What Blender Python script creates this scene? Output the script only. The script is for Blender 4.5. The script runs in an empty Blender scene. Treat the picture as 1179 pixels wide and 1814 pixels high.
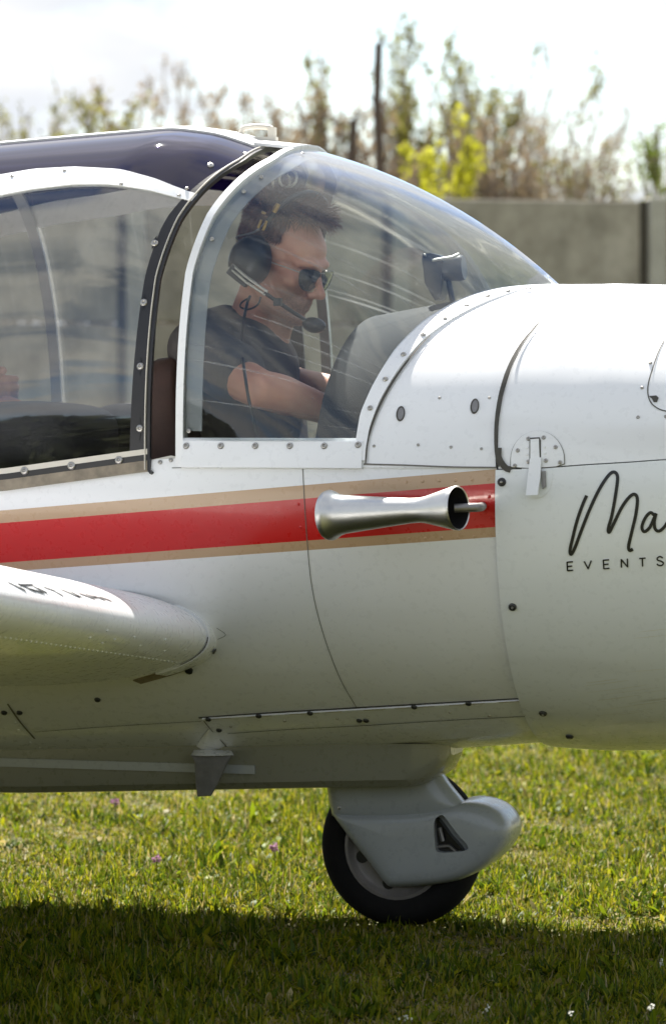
import bpy, bmesh, math, random
import numpy as np
from mathutils import Vector, Matrix
random.seed(7); RNG = np.random.default_rng(7)
scene = bpy.context.scene
COL = scene.collection
R = math.radians
# ------------------------------------------------------------------ camera
PSI = R(16.0); FPX = 6300.0; DIST = 7.0; CAMH = 1.10; HOR = 716.0
IW, IH = 1179.0, 1814.0
cs, sn = math.cos(PSI), math.sin(PSI)
DV = np.array([-sn, cs, 0.0]); RV = np.array([cs, sn, 0.0])
CAM = np.array([0.0, -0.5, CAMH]) - DIST * DV
cd = bpy.data.cameras.new('camera'); cam = bpy.data.objects.new('camera', cd); COL.objects.link(cam)
cam.location = CAM; cam.rotation_euler = (R(90), 0, PSI)
cd.sensor_fit = 'VERTICAL'; cd.sensor_height = 36.0; cd.sensor_width = 36.0 * IW / IH
cd.lens = 36.0 * FPX / IH
cd.shift_y = -(IH / 2 - HOR) / IH
cd.clip_start = 0.1; cd.clip_end = 2000
cd.dof.use_dof = True; cd.dof.focus_distance = 6.95; cd.dof.aperture_fstop = cd.lens / 20.0
scene.camera = cam
scene.render.resolution_x = 665; scene.render.resolution_y = 1024
# ------------------------------------------------------------------ sky and sun
SUN_EL = R(51); SUN_AZ = R(-24)          # behind the aircraft, from the tail side
SD = Vector((math.sin(SUN_AZ) * math.cos(SUN_EL), math.cos(SUN_AZ) * math.cos(SUN_EL), math.sin(SUN_EL)))
world = bpy.data.worlds.new('World'); scene.world = world; world.use_nodes = True
wn = world.node_tree.nodes; wl = world.node_tree.links; wn.clear()
w_out = wn.new('ShaderNodeOutputWorld'); w_bg = wn.new('ShaderNodeBackground'); w_bg.inputs['Strength'].default_value = 0.068
sky = wn.new('ShaderNodeTexSky'); sky.sky_type = 'NISHITA'; sky.sun_disc = False
sky.sun_elevation = SUN_EL; sky.sun_rotation = SUN_AZ; sky.air_density = 1.0; sky.dust_density = 0.6
tc = wn.new('ShaderNodeTexCoord'); sep = wn.new('ShaderNodeSeparateXYZ'); wl.new(tc.outputs['Generated'], sep.inputs[0])
def wmath(op, a, b=None):
    n = wn.new('ShaderNodeMath'); n.operation = op
    for i, v in enumerate((a, b)):
        if v is None: continue
        if isinstance(v, (int, float)): n.inputs[i].default_value = v
        else: wl.new(v, n.inputs[i])
    return n.outputs[0]
zc = wmath('ADD', wmath('MAXIMUM', sep.outputs[2], 0.0), 0.30)
cx = wmath('DIVIDE', sep.outputs[0], zc); cy = wmath('DIVIDE', sep.outputs[1], zc)
comb = wn.new('ShaderNodeCombineXYZ'); wl.new(cx, comb.inputs[0]); wl.new(cy, comb.inputs[1]); comb.inputs[2].default_value = 3.1
nz = wn.new('ShaderNodeTexNoise'); nz.inputs['Scale'].default_value = 2.6; nz.inputs['Detail'].default_value = 9; nz.inputs['Roughness'].default_value = 0.58
nz.inputs['Distortion'].default_value = 0.35
wl.new(comb.outputs[0], nz.inputs['Vector'])
mr = wn.new('ShaderNodeMapRange'); mr.interpolation_type = 'SMOOTHSTEP'
mr.inputs['From Min'].default_value = 0.41; mr.inputs['From Max'].default_value = 0.54
wl.new(nz.outputs['Fac'], mr.inputs['Value'])
nz2 = wn.new('ShaderNodeTexNoise'); nz2.inputs['Scale'].default_value = 3.6; nz2.inputs['Detail'].default_value = 6
wl.new(comb.outputs[0], nz2.inputs['Vector'])
cr = wn.new('ShaderNodeValToRGB'); cr.color_ramp.elements[0].position = 0.32; cr.color_ramp.elements[0].color = (3.9, 4.25, 4.8, 1)
cr.color_ramp.elements[1].position = 0.62; cr.color_ramp.elements[1].color = (5.4, 5.4, 5.45, 1)
wl.new(nz2.outputs['Fac'], cr.inputs['Fac'])
mx = wn.new('ShaderNodeMixRGB'); wl.new(mr.outputs[0], mx.inputs['Fac']); wl.new(sky.outputs[0], mx.inputs[1]); wl.new(cr.outputs[0], mx.inputs[2])
wl.new(mx.outputs[0], w_bg.inputs['Color']); wl.new(w_bg.outputs[0], w_out.inputs['Surface'])
sl = bpy.data.lights.new('sun', 'SUN'); sl.energy = 5.0; sl.angle = R(0.53); sl.color = (1.0, 0.955, 0.88)
sun = bpy.data.objects.new('sun', sl); COL.objects.link(sun)
sun.rotation_euler = SD.to_track_quat('Z', 'Y').to_euler(); sun.location = (-6, 8, 12)
vs = scene.view_settings; vs.view_transform = 'Standard'; vs.look = 'None'; vs.gamma = 1.0; vs.use_curve_mapping = False
vs.exposure = 1.48
scene.cycles.max_bounces = 10; scene.cycles.transparent_max_bounces = 24; scene.cycles.caustics_reflective = False; scene.cycles.caustics_refractive = False
scene.cycles.sample_clamp_indirect = 6.0

# ------------------------------------------------------------------ helpers
def proj(p):
    v = np.asarray(p, float) - CAM; q = v @ DV
    return np.array([IW / 2 + FPX * (v @ RV) / q, HOR - FPX * v[2] / q])
def at(px, py, Y):
    """point of the vertical plane y = Y seen at a photograph pixel"""
    dr = DV + RV * (px - IW / 2) / FPX + np.array([0, 0, 1.0]) * (HOR - py) / FPX
    return CAM + dr * ((Y - CAM[1]) / dr[1])
def atd(px, py, q):
    return CAM + q * (DV + RV * (px - IW / 2) / FPX + np.array([0, 0, 1.0]) * (HOR - py) / FPX)
def crom(pts, n=8, closed=False):
    pts = [np.asarray(p, float) for p in pts]; out = []
    m = len(pts); rng_ = range(m if closed else m - 1)
    for i in rng_:
        if closed: p0, p1, p2, p3 = pts[i - 1], pts[i], pts[(i + 1) % m], pts[(i + 2) % m]
        else:
            p1, p2 = pts[i], pts[i + 1]
            p0 = pts[i - 1] if i > 0 else 2 * p1 - p2
            p3 = pts[i + 2] if i + 2 < m else 2 * p2 - p1
        for k in range(n):
            t = k / n
            out.append(0.5 * ((2 * p1) + (-p0 + p2) * t + (2 * p0 - 5 * p1 + 4 * p2 - p3) * t * t + (-p0 + 3 * p1 - 3 * p2 + p3) * t ** 3))
    if not closed: out.append(pts[-1])
    return out
def unit(v):
    v = np.asarray(v, float); n = np.linalg.norm(v); return v / n if n > 1e-12 else v
class MB:
    def __init__(s): s.v = []; s.f = []
    def add(s, vs_, fs):
        b = len(s.v); s.v += [tuple(map(float, p)) for p in vs_]; s.f += [tuple(i + b for i in f) for f in fs]
    def grid(s, P, cu=False, cv=False):
        P = np.asarray(P, float); nu, nv = P.shape[:2]
        fs = []
        for i in range(nu if cu else nu - 1):
            for j in range(nv if cv else nv - 1):
                i2, j2 = (i + 1) % nu, (j + 1) % nv
                fs.append((i * nv + j, i2 * nv + j, i2 * nv + j2, i * nv + j2))
        s.add(P.reshape(-1, 3), fs)
    def slab(s, P, N, t):
        """grid P with normals N, thickness t inwards, closed rims"""
        P = np.asarray(P, float); N = np.asarray(N, float); Q = P - N * t
        nu, nv = P.shape[:2]; s.grid(P); b = len(s.v) - nu * nv
        s.add(Q.reshape(-1, 3), []); c = b + nu * nv
        for i in range(nu - 1):
            for j in range(nv - 1):
                s.f.append((c + i * nv + j, c + i * nv + j + 1, c + (i + 1) * nv + j + 1, c + (i + 1) * nv + j))
        ring = [(i, 0) for i in range(nu)] + [(nu - 1, j) for j in range(1, nv)] + [(i, nv - 1) for i in range(nu - 2, -1, -1)] + [(0, j) for j in range(nv - 2, 0, -1)]
        for k in range(len(ring)):
            a, d = ring[k], ring[(k + 1) % len(ring)]
            ia, id = a[0] * nv + a[1], d[0] * nv + d[1]
            s.f.append((b + ia, c + ia, c + id, b + id))
    def tube(s, path, r, n=8, cap=True, flat=1.0, up=None):
        path = [np.asarray(p, float) for p in path]; m = len(path)
        rr = r if hasattr(r, '__len__') else [r] * m
        rings = []; prev = None
        for i, p in enumerate(path):
            t = unit(path[min(i + 1, m - 1)] - path[max(i - 1, 0)])
            if prev is None:
                a = np.array([0, 0, 1.0]) if up is None else np.asarray(up, float)
                if abs(t @ unit(a)) > 0.95: a = np.array([0, 1.0, 0])
            else: a = prev
            a = unit(a - t * (a @ t)); prev = a; b = np.cross(t, a)
            rings.append([p + rr[i] * (a * math.cos(k * 2 * math.pi / n) + flat * b * math.sin(k * 2 * math.pi / n)) for k in range(n)])
        b0 = len(s.v); s.grid(rings, cv=True)
        if cap:
            s.f.append(tuple(b0 + k for k in range(n))[::-1]); s.f.append(tuple(b0 + (m - 1) * n + k for k in range(n)))
    def ribbonbar(s, path, nrm, w, h):
        """rectangular bar along path; nrm = outward direction per point, w across, h outwards"""
        path = [np.asarray(p, float) for p in path]; m = len(path); rings = []
        for i, p in enumerate(path):
            t = unit(path[min(i + 1, m - 1)] - path[max(i - 1, 0)]); n = unit(nrm[i]); n = unit(n - t * (n @ t)); b = np.cross(t, n)
            rings.append([p - b * w / 2, p - b * w / 2 * 0.86 + n * h, p + b * w / 2 * 0.86 + n * h, p + b * w / 2])
        b0 = len(s.v); s.grid(rings, cv=True)
        s.f.append((b0 + 3, b0 + 2, b0 + 1, b0)); e = b0 + (m - 1) * 4; s.f.append((e, e + 1, e + 2, e + 3))
    def box(s, c, size, rot=None, bev=0.0):
        c = np.asarray(c, float); h = np.asarray(size, float) / 2
        vs_ = []
        for x in (-1, 1):
            for y in (-1, 1):
                for z in (-1, 1):
                    p = np.array([x, y, z]) * h
                    if rot is not None: p = np.array(rot @ Vector(p))
                    vs_.append(c + p)
        s.add(vs_, [(0, 1, 3, 2), (4, 6, 7, 5), (0, 4, 5, 1), (2, 3, 7, 6), (0, 2, 6, 4), (1, 5, 7, 3)])
    def lathe(s, prof, o, ax, n=32, sx=1.0):
        """prof list of (dist along axis, radius)"""
        ax = unit(ax); a = np.array([0, 0, 1.0]); a = unit(a - ax * (a @ ax)); b = np.cross(ax, a); o = np.asarray(o, float)
        s.grid([[o + ax * d + r * (a * math.cos(k * 2 * math.pi / n) + b * math.sin(k * 2 * math.pi / n)) for k in range(n)] for d, r in prof], cv=True)
    def prism(s, poly, d, cap=True):
        """closed 3-D polygon swept by vector d"""
        n = len(poly); d = np.asarray(d, float); b = len(s.v)
        s.add(list(poly) + [np.asarray(p, float) + d for p in poly], [])
        for i in range(n): s.f.append((b + i, b + (i + 1) % n, b + n + (i + 1) % n, b + n + i))
        if cap: s.f.append(tuple(b + i for i in range(n))[::-1]); s.f.append(tuple(b + n + i for i in range(n)))
    def mesh(s, name):
        me = bpy.data.meshes.new(name); me.from_pydata(s.v, [], s.f); me.update(); return me
    def build(s, name, mat, parent=None, smooth=True, angle=40, fix=True):
        me = s.mesh(name)
        if fix:
            bm = bmesh.new(); bm.from_mesh(me); bmesh.ops.recalc_face_normals(bm, faces=bm.faces); bm.to_mesh(me); bm.free()
        return link(name, me, mat, parent, smooth, angle)
def link(name, me, mat, parent=None, smooth=True, angle=40):
    if mat is not None and not me.materials: me.materials.append(mat)
    if smooth:
        me.polygons.foreach_set('use_smooth', [True] * len(me.polygons))
        try: me.set_sharp_from_angle(angle=R(angle))
        except Exception: pass
    o = bpy.data.objects.new(name, me); COL.objects.link(o)
    if parent is not None: setparent(o, parent)
    return o
def setparent(o, parent):
    # things' empties are only translated, parts carry world coordinates
    o.parent = parent
    root = parent
    while root.parent: root = root.parent
    if parent.parent is None: o.matrix_parent_inverse = Matrix.Translation(-Vector(parent.location)) if parent.type == 'EMPTY' else parent.matrix_basis.inverted()
    else: o.matrix_parent_inverse = parent.matrix_basis.inverted()
def empty(name, loc): 
    o = bpy.data.objects.new(name, None); o.location = loc; o.empty_display_size = 0.1; COL.objects.link(o); return o
def tag(o, label=None, cat=None, group=None, kind=None):
    if label: o['label'] = label
    if cat: o['category'] = cat
    if group: o['group'] = group
    if kind: o['kind'] = kind
    return o

# ------------------------------------------------------------------ materials
class NT:
    def __init__(s, name):
        s.m = bpy.data.materials.new(name); s.m.use_nodes = True; s.n = s.m.node_tree.nodes; s.l = s.m.node_tree.links; s.n.clear()
        s.out = s.n.new('ShaderNodeOutputMaterial')
    def node(s, t, **kw):
        n = s.n.new(t)
        for k, v in kw.items(): setattr(n, k, v)
        return n
    def set(s, sock, v):
        if isinstance(v, bpy.types.NodeSocket): s.l.new(v, sock)
        else: sock.default_value = v
    def math(s, op, a, b=0.0, clamp=False):
        n = s.node('ShaderNodeMath', operation=op, use_clamp=clamp); s.set(n.inputs[0], a); s.set(n.inputs[1], b); return n.outputs[0]
    def mix(s, f, a, b):
        n = s.node('ShaderNodeMixRGB'); s.set(n.inputs[0], f); s.set(n.inputs[1], a); s.set(n.inputs[2], b); return n.outputs[0]
    def noise(s, scale=5, detail=4, rough=0.5, vec=None, coord='Object', stretch=None):
        n = s.node('ShaderNodeTexNoise'); n.inputs['Scale'].default_value = scale; n.inputs['Detail'].default_value = detail; n.inputs['Roughness'].default_value = rough
        v = vec if vec is not None else s.coord(coord)
        if stretch:
            mp = s.node('ShaderNodeMapping'); mp.inputs['Scale'].default_value = stretch; s.l.new(v, mp.inputs['Vector']); v = mp.outputs[0]
        s.l.new(v, n.inputs['Vector']); return n.outputs['Fac']
    def coord(s, k='Object'):
        n = s.node('ShaderNodeTexCoord'); return n.outputs[k]
    def ramp(s, f, stops, interp='LINEAR'):
        n = s.node('ShaderNodeValToRGB'); r = n.color_ramp; r.interpolation = interp
        while len(r.elements) < len(stops): r.elements.new(0.5)
        for e, (p, c) in zip(r.elements, stops): e.position = p; e.color = (*c, 1) if len(c) == 3 else c
        s.set(n.inputs[0], f); return n.outputs[0]
    def range(s, f, a, b, c=0.0, d=1.0):
        n = s.node('ShaderNodeMapRange'); s.set(n.inputs[0], f)
        for i, v in enumerate((a, b, c, d)): s.set(n.inputs[i + 1], v)
        return n.outputs[0]
    def bump(s, h, strength=0.2, dist=0.002):
        n = s.node('ShaderNodeBump'); n.inputs['Strength'].default_value = strength; n.inputs['Distance'].default_value = dist; s.set(n.inputs['Height'], h); return n.outputs[0]
    def pbsdf(s, col, rough=0.5, metal=0.0, normal=None, coat=0.0, spec=0.5, coatr=0.03):
        n = s.node('ShaderNodeBsdfPrincipled'); s.set(n.inputs['Base Color'], col if isinstance(col, bpy.types.NodeSocket) else (*col[:3], 1)); s.set(n.inputs['Roughness'], rough); s.set(n.inputs['Metallic'], metal)
        n.inputs['Coat Weight'].default_value = coat; n.inputs['Coat Roughness'].default_value = coatr; n.inputs['Specular IOR Level'].default_value = spec
        if normal is not None: s.l.new(normal, n.inputs['Normal'])
        return n.outputs[0]
    def done(s, surf): s.l.new(surf, s.out.inputs['Surface']); return s.m
def simple(name, col, rough=0.5, metal=0.0, var=0.12, scale=30, bump=0.0, bscale=200, coat=0.0, spec=0.5):
    t = NT(name); f = t.noise(scale, 5, 0.6)
    c = t.mix(f, tuple(x * (1 - var) for x in col) + (1,), tuple(min(1, x * (1 + var)) for x in col) + (1,))
    nm = t.bump(t.noise(bscale, 4), bump, 0.002) if bump else None
    return t.done(t.pbsdf(c, rough, metal, nm, coat, spec))
M = {}
def paint_white(name, stripe=None, base=(0.86, 0.865, 0.87)):
    t = NT(name); co = t.coord()
    big = t.noise(2.2, 5, 0.6); fine = t.noise(60, 4, 0.6)
    streak = t.noise(5, 2, 0.45, stretch=(0.35, 1, 2.2))
    c = t.mix(t.math('MULTIPLY', big, 0.10), (*base, 1), (base[0] * 0.86, base[1] * 0.85, base[2] * 0.80, 1))
    if stripe:
        (at0, bt), (ab, bb) = stripe
        sp = t.node('ShaderNodeSeparateXYZ'); t.l.new(co, sp.inputs[0])
        lt = t.math('ADD', t.math('MULTIPLY', sp.outputs[0], bt), at0); lb = t.math('ADD', t.math('MULTIPLY', sp.outputs[0], bb), ab)
        w = t.math('DIVIDE', t.math('SUBTRACT', sp.outputs[2], lb), t.math('SUBTRACT', lt, lb))
        tan = (0.56, 0.375, 0.225, 1); red = (0.62, 0.010, 0.008, 1)
        ins = t.math('MULTIPLY', t.math('GREATER_THAN', w, 0.0), t.math('LESS_THAN', w, 1.0))
        isr = t.math('MULTIPLY', t.math('GREATER_THAN', w, 0.148), t.math('LESS_THAN', w, 0.795))
        sc_ = t.mix(isr, t.mix(t.math('MULTIPLY', fine, 0.3), tan, (0.45, 0.30, 0.18, 1)), t.mix(t.math('MULTIPLY', big, 0.5), red, (0.50, 0.012, 0.01, 1)))
        c = t.mix(ins, c, sc_)
    dirt = t.range(streak, 0.58, 0.85, 0.0, 0.22)
    c = t.mix(dirt, c, (0.36, 0.33, 0.27, 1))
    wav = t.noise(5.0, 2, 0.4)
    nm = t.bump(wav, 0.16, 0.02)
    rough = t.range(fine, 0.3, 0.7, 0.24, 0.36)
    return t.done(t.pbsdf(c, rough, 0.0, nm, 0.35, 0.5, 0.08))
def glass(name, tint=(0.93, 0.95, 0.95), haze=0.03, streak=0.12, refl=1.0, pw=5.0, f0=0.04, hazecol=(0.75, 0.75, 0.74)):
    t = NT(name)
    tr = t.node('ShaderNodeBsdfTransparent'); tr.inputs[0].default_value = (*tint, 1)
    wv = t.noise(2.6, 3, 0.5); nm = t.bump(wv, 0.008, 0.02)
    gl = t.node('ShaderNodeBsdfGlossy'); gl.inputs['Roughness'].default_value = 0.015; gl.inputs[0].default_value = (1, 1, 1, 1); t.l.new(nm, gl.inputs['Normal'])
    ge = t.node('ShaderNodeNewGeometry'); dt = t.node('ShaderNodeVectorMath', operation='DOT_PRODUCT'); t.l.new(nm, dt.inputs[0]); t.l.new(ge.outputs['Incoming'], dt.inputs[1])
    ca = t.math('ABSOLUTE', dt.outputs['Value']); sch = t.math('POWER', t.math('SUBTRACT', 1.0, ca, True), pw)   # thin sheet: Schlick, the same from both sides
    f = t.math('MULTIPLY', t.math('ADD', t.math('MULTIPLY', sch, 0.96), f0), refl, True)
    m1 = t.node('ShaderNodeMixShader'); t.l.new(f, m1.inputs[0]); t.l.new(tr.outputs[0], m1.inputs[1]); t.l.new(gl.outputs[0], m1.inputs[2])
    df = t.node('ShaderNodeBsdfDiffuse'); df.inputs[0].default_value = (*hazecol, 1)
    tl = t.node('ShaderNodeBsdfTranslucent'); tl.inputs[0].default_value = (*hazecol, 1)
    ms = t.node('ShaderNodeMixShader'); ms.inputs[0].default_value = 0.5; t.l.new(df.outputs[0], ms.inputs[1]); t.l.new(tl.outputs[0], ms.inputs[2])
    uv = t.coord('UV')
    s1 = t.noise(1.0, 5, 0.65, vec=uv, stretch=(70, 0.35, 1)); s2 = t.noise(1.0, 2, 0.5, vec=uv, stretch=(260, 0.7, 1))
    sp = t.noise(160, 2, 0.5)
    st = t.math('ADD', t.range(s1, 0.60, 0.78, 0, streak), t.range(s2, 0.63, 0.70, 0, streak))
    st = t.math('ADD', st, t.range(sp, 0.74, 0.80, 0, min(0.5, streak * 2.0)))
    hz = t.math('ADD', st, haze, True)
    m2 = t.node('ShaderNodeMixShader'); t.l.new(hz, m2.inputs[0]); t.l.new(m1.outputs[0], m2.inputs[1]); t.l.new(ms.outputs[0], m2.inputs[2])
    return t.done(m2.outputs[0])
M['metal'] = simple('screw metal', (0.45, 0.43, 0.40), 0.38, 1.0, 0.3, 300)
M['darkmetal'] = simple('dark screw', (0.05, 0.05, 0.05), 0.4, 0.6, 0.3, 300)
M['seamline'] = simple('dirty panel gap and plate edge shade', (0.16, 0.15, 0.13), 0.8, 0, 0.4, 60)
M['seam'] = simple('seam sealant', (0.07, 0.065, 0.055), 0.8, 0, 0.4, 60)
M['black'] = simple('black trim', (0.018, 0.017, 0.018), 0.32, 0, 0.3, 40, 0.1)
M['cockpit'] = simple('cockpit lining', (0.05, 0.048, 0.045), 0.85, 0, 0.3, 25, 0.3)
M['brown'] = simple('brown seat leather', (0.075, 0.036, 0.024), 0.6, 0, 0.25, 30, 0.3, 120)
M['seatdark'] = simple('charcoal seat cover', (0.035, 0.034, 0.038), 0.75, 0, 0.25, 30, 0.3, 250)
M['shield'] = simple('glareshield vinyl', (0.040, 0.039, 0.039), 0.9, 0, 0.2, 40, 0.35, 500)
M['letter'] = simple('black lettering', (0.012, 0.012, 0.013), 0.35, 0, 0.2)
M['alu'] = simple('cast aluminium', (0.62, 0.61, 0.58), 0.36, 1.0, 0.10, 40, 0.08, 300)
M['aludark'] = simple('weathered aluminium', (0.26, 0.25, 0.24), 0.5, 0.9, 0.3, 60, 0.3, 150)
M['rubber'] = simple('tyre rubber', (0.012, 0.0115, 0.011), 0.95, 0, 0.35, 30, 0.3, 120, spec=0.15)
M['rim'] = simple('painted wheel rim', (0.22, 0.20, 0.185), 0.5, 0.2, 0.3, 25)
M['cream'] = simple('cream rail', (0.62, 0.58, 0.50), 0.4, 0, 0.15, 20)

# ------------------------------------------------------------------ aircraft surfaces (X to the nose, Z up, ground z = 0)
GX = np.linspace(-3.2, 1.6, 961)
def table(xs, ys, k=17):
    y = np.interp(GX, xs, ys); yp = np.concatenate([np.full(k, y[0]), y, np.full(k, y[-1])])
    w = np.hanning(2 * k + 1)[0:2 * k + 1]; w = w / w.sum(); y2 = np.convolve(yp, w, 'valid')
    return lambda x: np.interp(x, GX, y2)
b_zb = table([-3.2, -1.6, -0.83, -0.43, 0.07, 0.345, 0.6], [0.60, 0.37, 0.330, 0.350, 0.375, 0.402, 0.42])
b_zm = table([-3.2, -1.6, -0.9, 1.0], [0.95, 0.92, 0.92, 0.92])
b_zt = table([-3.2, 1.0], [1.34, 1.345])
b_hw = table([-3.2, -2.2, -1.3, -0.4, 1.0], [0.25, 0.42, 0.535, 0.55, 0.55])
b_nl = table([-3.2, -0.6, -0.04, 0.345, 1.0], [1.9, 1.75, 1.68, 2.0, 2.0])
c_zb = table([0.3, 0.345, 0.46, 0.80, 1.05, 1.22], [0.396, 0.396, 0.391, 0.405, 0.48, 0.66], 7)
c_zt = table([0.3, 0.345, 0.8, 1.05, 1.22], [1.348, 1.350, 1.335, 1.27, 1.17], 9)
c_hw = table([0.3, 0.345, 0.75, 1.05, 1.22], [0.556, 0.556, 0.535, 0.42, 0.27], 9)
c_zm = table([0.3, 0.6, 1.22], [0.92, 0.925, 0.93])
def sect(X, th, hw, zm, zt, zb, nu, nl):
    s, c = math.sin(th), math.cos(th)
    n = nu if c >= 0 else nl
    y = -hw * math.copysign(abs(s) ** (2 / n), s)
    z = zm + ((zt - zm) if c >= 0 else (zm - zb)) * math.copysign(abs(c) ** (2 / n), c)
    return np.array([X, y, z])
def body0(X, th): return sect(X, th, float(b_hw(X)), float(b_zm(X)), float(b_zt(X)), float(b_zb(X)), 2.0, float(b_nl(X)))
def cowl0(X, th): return sect(X, th, float(c_hw(X)), float(c_zm(X)), float(c_zt(X)), float(c_zb(X)), 2.0, 2.0)
SHY = [0, 0.42, 0.59, 0.74, 0.88, 1.0]; SHX = [0.120, 0.097, 0.055, 0.020, 0.0, 0.0]
def sh(r): return float(np.interp(abs(r), SHY, SHX))
k_zs = table([-3.2, -1.2, -0.68, -0.36, 0.2], [0.90, 0.925, 0.960, 1.003, 1.02], 7)
k_zt = table([-3.2, -2.4, -1.6, -0.9, -0.54, -0.46, -0.365, -0.30, 0.2], [1.15, 1.28, 1.54, 1.662, 1.690, 1.676, 1.640, 1.622, 1.61], 7)
k_hw = table([-3.2, -2.2, -1.3, -0.6, 0.2], [0.25, 0.42, 0.535, 0.549, 0.549])
KN = 2.3
def canopy0(x, al):
    c, s = math.cos(al), math.sin(al); hw = float(k_hw(x)); zs = float(k_zs(x)); zt = float(k_zt(x))
    r = math.copysign(abs(c) ** (2 / KN), c)
    w = min(1.0, max(0.0, (x + 0.95) / 0.58)); w = w * w * (3 - 2 * w)
    return np.array([x + sh(r) * w, -hw * r, zs + (zt - zs) * abs(s) ** (2 / KN)])
def arch0(al, x=-0.297, hw=0.537, zs=1.027, zt=1.637):
    c, s = math.cos(al), math.sin(al); r = math.copysign(abs(c) ** (2 / KN), c)
    return np.array([x + sh(r), -hw * r, zs + (zt - zs) * abs(s) ** (2 / KN)])
def nrm(surf, a, b, e=1e-3):
    p = surf(a, b); n = unit(np.cross(surf(a + e, b) - surf(a - e, b), surf(a, b + e) - surf(a, b - e)))
    ref = p - np.array([p[0], 0.0, 0.92])
    return n if n @ ref > 0 else -n
def offs(surf, o): return lambda a, b: surf(a, b) + o * nrm(surf, a, b)
def solve(surf, px, py, kind='body'):
    p = at(px, py, -0.5); a = p[0]
    if kind == 'body':
        f = (p[2] - 0.92) / (0.42 if p[2] > 0.92 else 0.55); b = math.acos(max(-0.93, min(0.93, f)))
    else:
        f = (p[2] - 0.98) / 0.69; b = math.asin(max(0.02, min(0.9, f)) ** (KN / 2))
    t = np.array([px, py], float)
    for _ in range(40):
        q = proj(surf(a, b)); e = t - q
        if np.abs(e).max() < 0.02: break
        h = 1e-4
        J = np.column_stack([(proj(surf(a + h, b)) - q) / h, (proj(surf(a, b + h)) - q) / h])
        d = np.linalg.lstsq(J, e, rcond=1e-4)[0]
        a += max(-0.08, min(0.08, d[0])); b += max(-0.12, min(0.12, d[1]))
    return a, b
def on(surf, px, py, off=0.0, kind='body'):
    a, b = solve(surf, px, py, kind); n = nrm(surf, a, b); return surf(a, b) + n * off, n
def decal(mb, surf, poly, off, t, kind='body', rings=3):
    """solid plate lying on a curved skin, outline given where the photograph shows it"""
    c = np.mean(np.array(poly, float), axis=0); n = len(poly)
    P = []; N = []
    for k in range(1, rings + 1):
        s = k / rings; rp = []; rn = []
        for q in poly:
            p, nn = on(surf, *(c + (np.array(q) - c) * s), off, kind); rp.append(p); rn.append(nn)
        P.append(rp); N.append(rn)
    cp, cn = on(surf, c[0], c[1], off, kind)
    b = len(mb.v); mb.add([cp] + [p for r_ in P for p in r_] + [p - nn * t for p, nn in zip(P[-1], N[-1])], [])
    for j in range(n):
        mb.f.append((b, b + 1 + j, b + 1 + (j + 1) % n))
        for k in range(rings):
            o1, o2 = b + 1 + k * n, b + 1 + (k + 1) * n
            mb.f.append((o1 + j, o2 + j, o2 + (j + 1) % n, o1 + (j + 1) % n))
def strip(mb, surf, path, wpx, off, t=0.0, kind='body', dense=3, taper=False):
    """ribbon of constant width (metres) along a photographed line on a skin"""
    pts = crom(path, dense) if dense > 1 else [np.array(p, float) for p in path]
    P = []; N = []
    for q in pts:
        p, n = on(surf, q[0], q[1], off, kind); P.append(p); N.append(n)
    m = len(P); rows = []; rn = []
    for i in range(m):
        tg = unit(P[min(i + 1, m - 1)] - P[max(i - 1, 0)]); b = unit(np.cross(tg, N[i]))
        w = wpx if not taper else wpx * (0.35 + 0.65 * math.sin(math.pi * min(max(i / (m - 1), 0.05), 0.95)))
        rows.append([P[i] - b * w / 2, P[i] + b * w / 2]); rn.append([N[i], N[i]])
    if t > 0: mb.slab(rows, rn, t)
    else: mb.grid(rows)
def frame_of(n):
    n = unit(n); a = np.array([0, 0, 1.0]); a = unit(a - n * (a @ n)) if abs(n[2]) < 0.95 else unit(np.array([1.0, 0, 0]) - n * n[0])
    b = np.cross(a, n); return Matrix(((b[0], a[0], n[0]), (b[1], a[1], n[1]), (b[2], a[2], n[2]))).to_4x4()
def screw_mesh(r, h, slot=True):
    mb = MB(); n = 12
    rings = [(r, 0), (r * 0.97, h * 0.45), (r * 0.78, h * 0.85), (r * 0.45, h), (r * 0.2, h * (0.5 if slot else 1.0)), (0.0001, h * (0.5 if slot else 1.0))]
    mb.grid([[(q * math.cos(k * 2 * math.pi / n), q * math.sin(k * 2 * math.pi / n), z) for k in range(n)] for q, z in rings], cv=True)
    me = mb.mesh('screw')
    bm = bmesh.new(); bm.from_mesh(me); bmesh.ops.recalc_face_normals(bm, faces=bm.faces); bm.to_mesh(me); bm.free(); return me
def place(me, name, p, n, mat, parent, s=1.0):
    if not me.materials: me.materials.append(mat)
    o = bpy.data.objects.new(name, me); COL.objects.link(o)
    o.matrix_basis = Matrix.Translation(Vector(p)) @ frame_of(n) @ Matrix.Rotation(random.uniform(0, 6.28), 4, 'Z') @ Matrix.Scale(s, 4)
    setparent(o, parent); return o
SCREW = screw_mesh(0.0068, 0.0042); SCREW_B = screw_mesh(0.0075, 0.005); SCREW_W = screw_mesh(0.0078, 0.004); SCREW_S = screw_mesh(0.0045, 0.003)
def rivets(mb, surf, pts, r=0.0032, kind='body', h=0.0016):
    n = 6
    for q in pts:
        p, nn = on(surf, q[0], q[1], 0.0, kind); F = frame_of(nn).to_3x3()
        rg = [[p + np.array(F @ Vector((rr * math.cos(k * 2 * math.pi / n), rr * math.sin(k * 2 * math.pi / n), z))) for k in range(n)] for rr, z in ((r, 0.0), (r * 0.7, h * 0.8), (r * 0.1, h))]
        mb.grid(rg, cv=True)

plane = tag(empty('light_aircraft', (0.0, 0.0, 0.0)), 'white single-engine light aircraft with red and tan stripe, parked on grass', 'aircraft')
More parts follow.
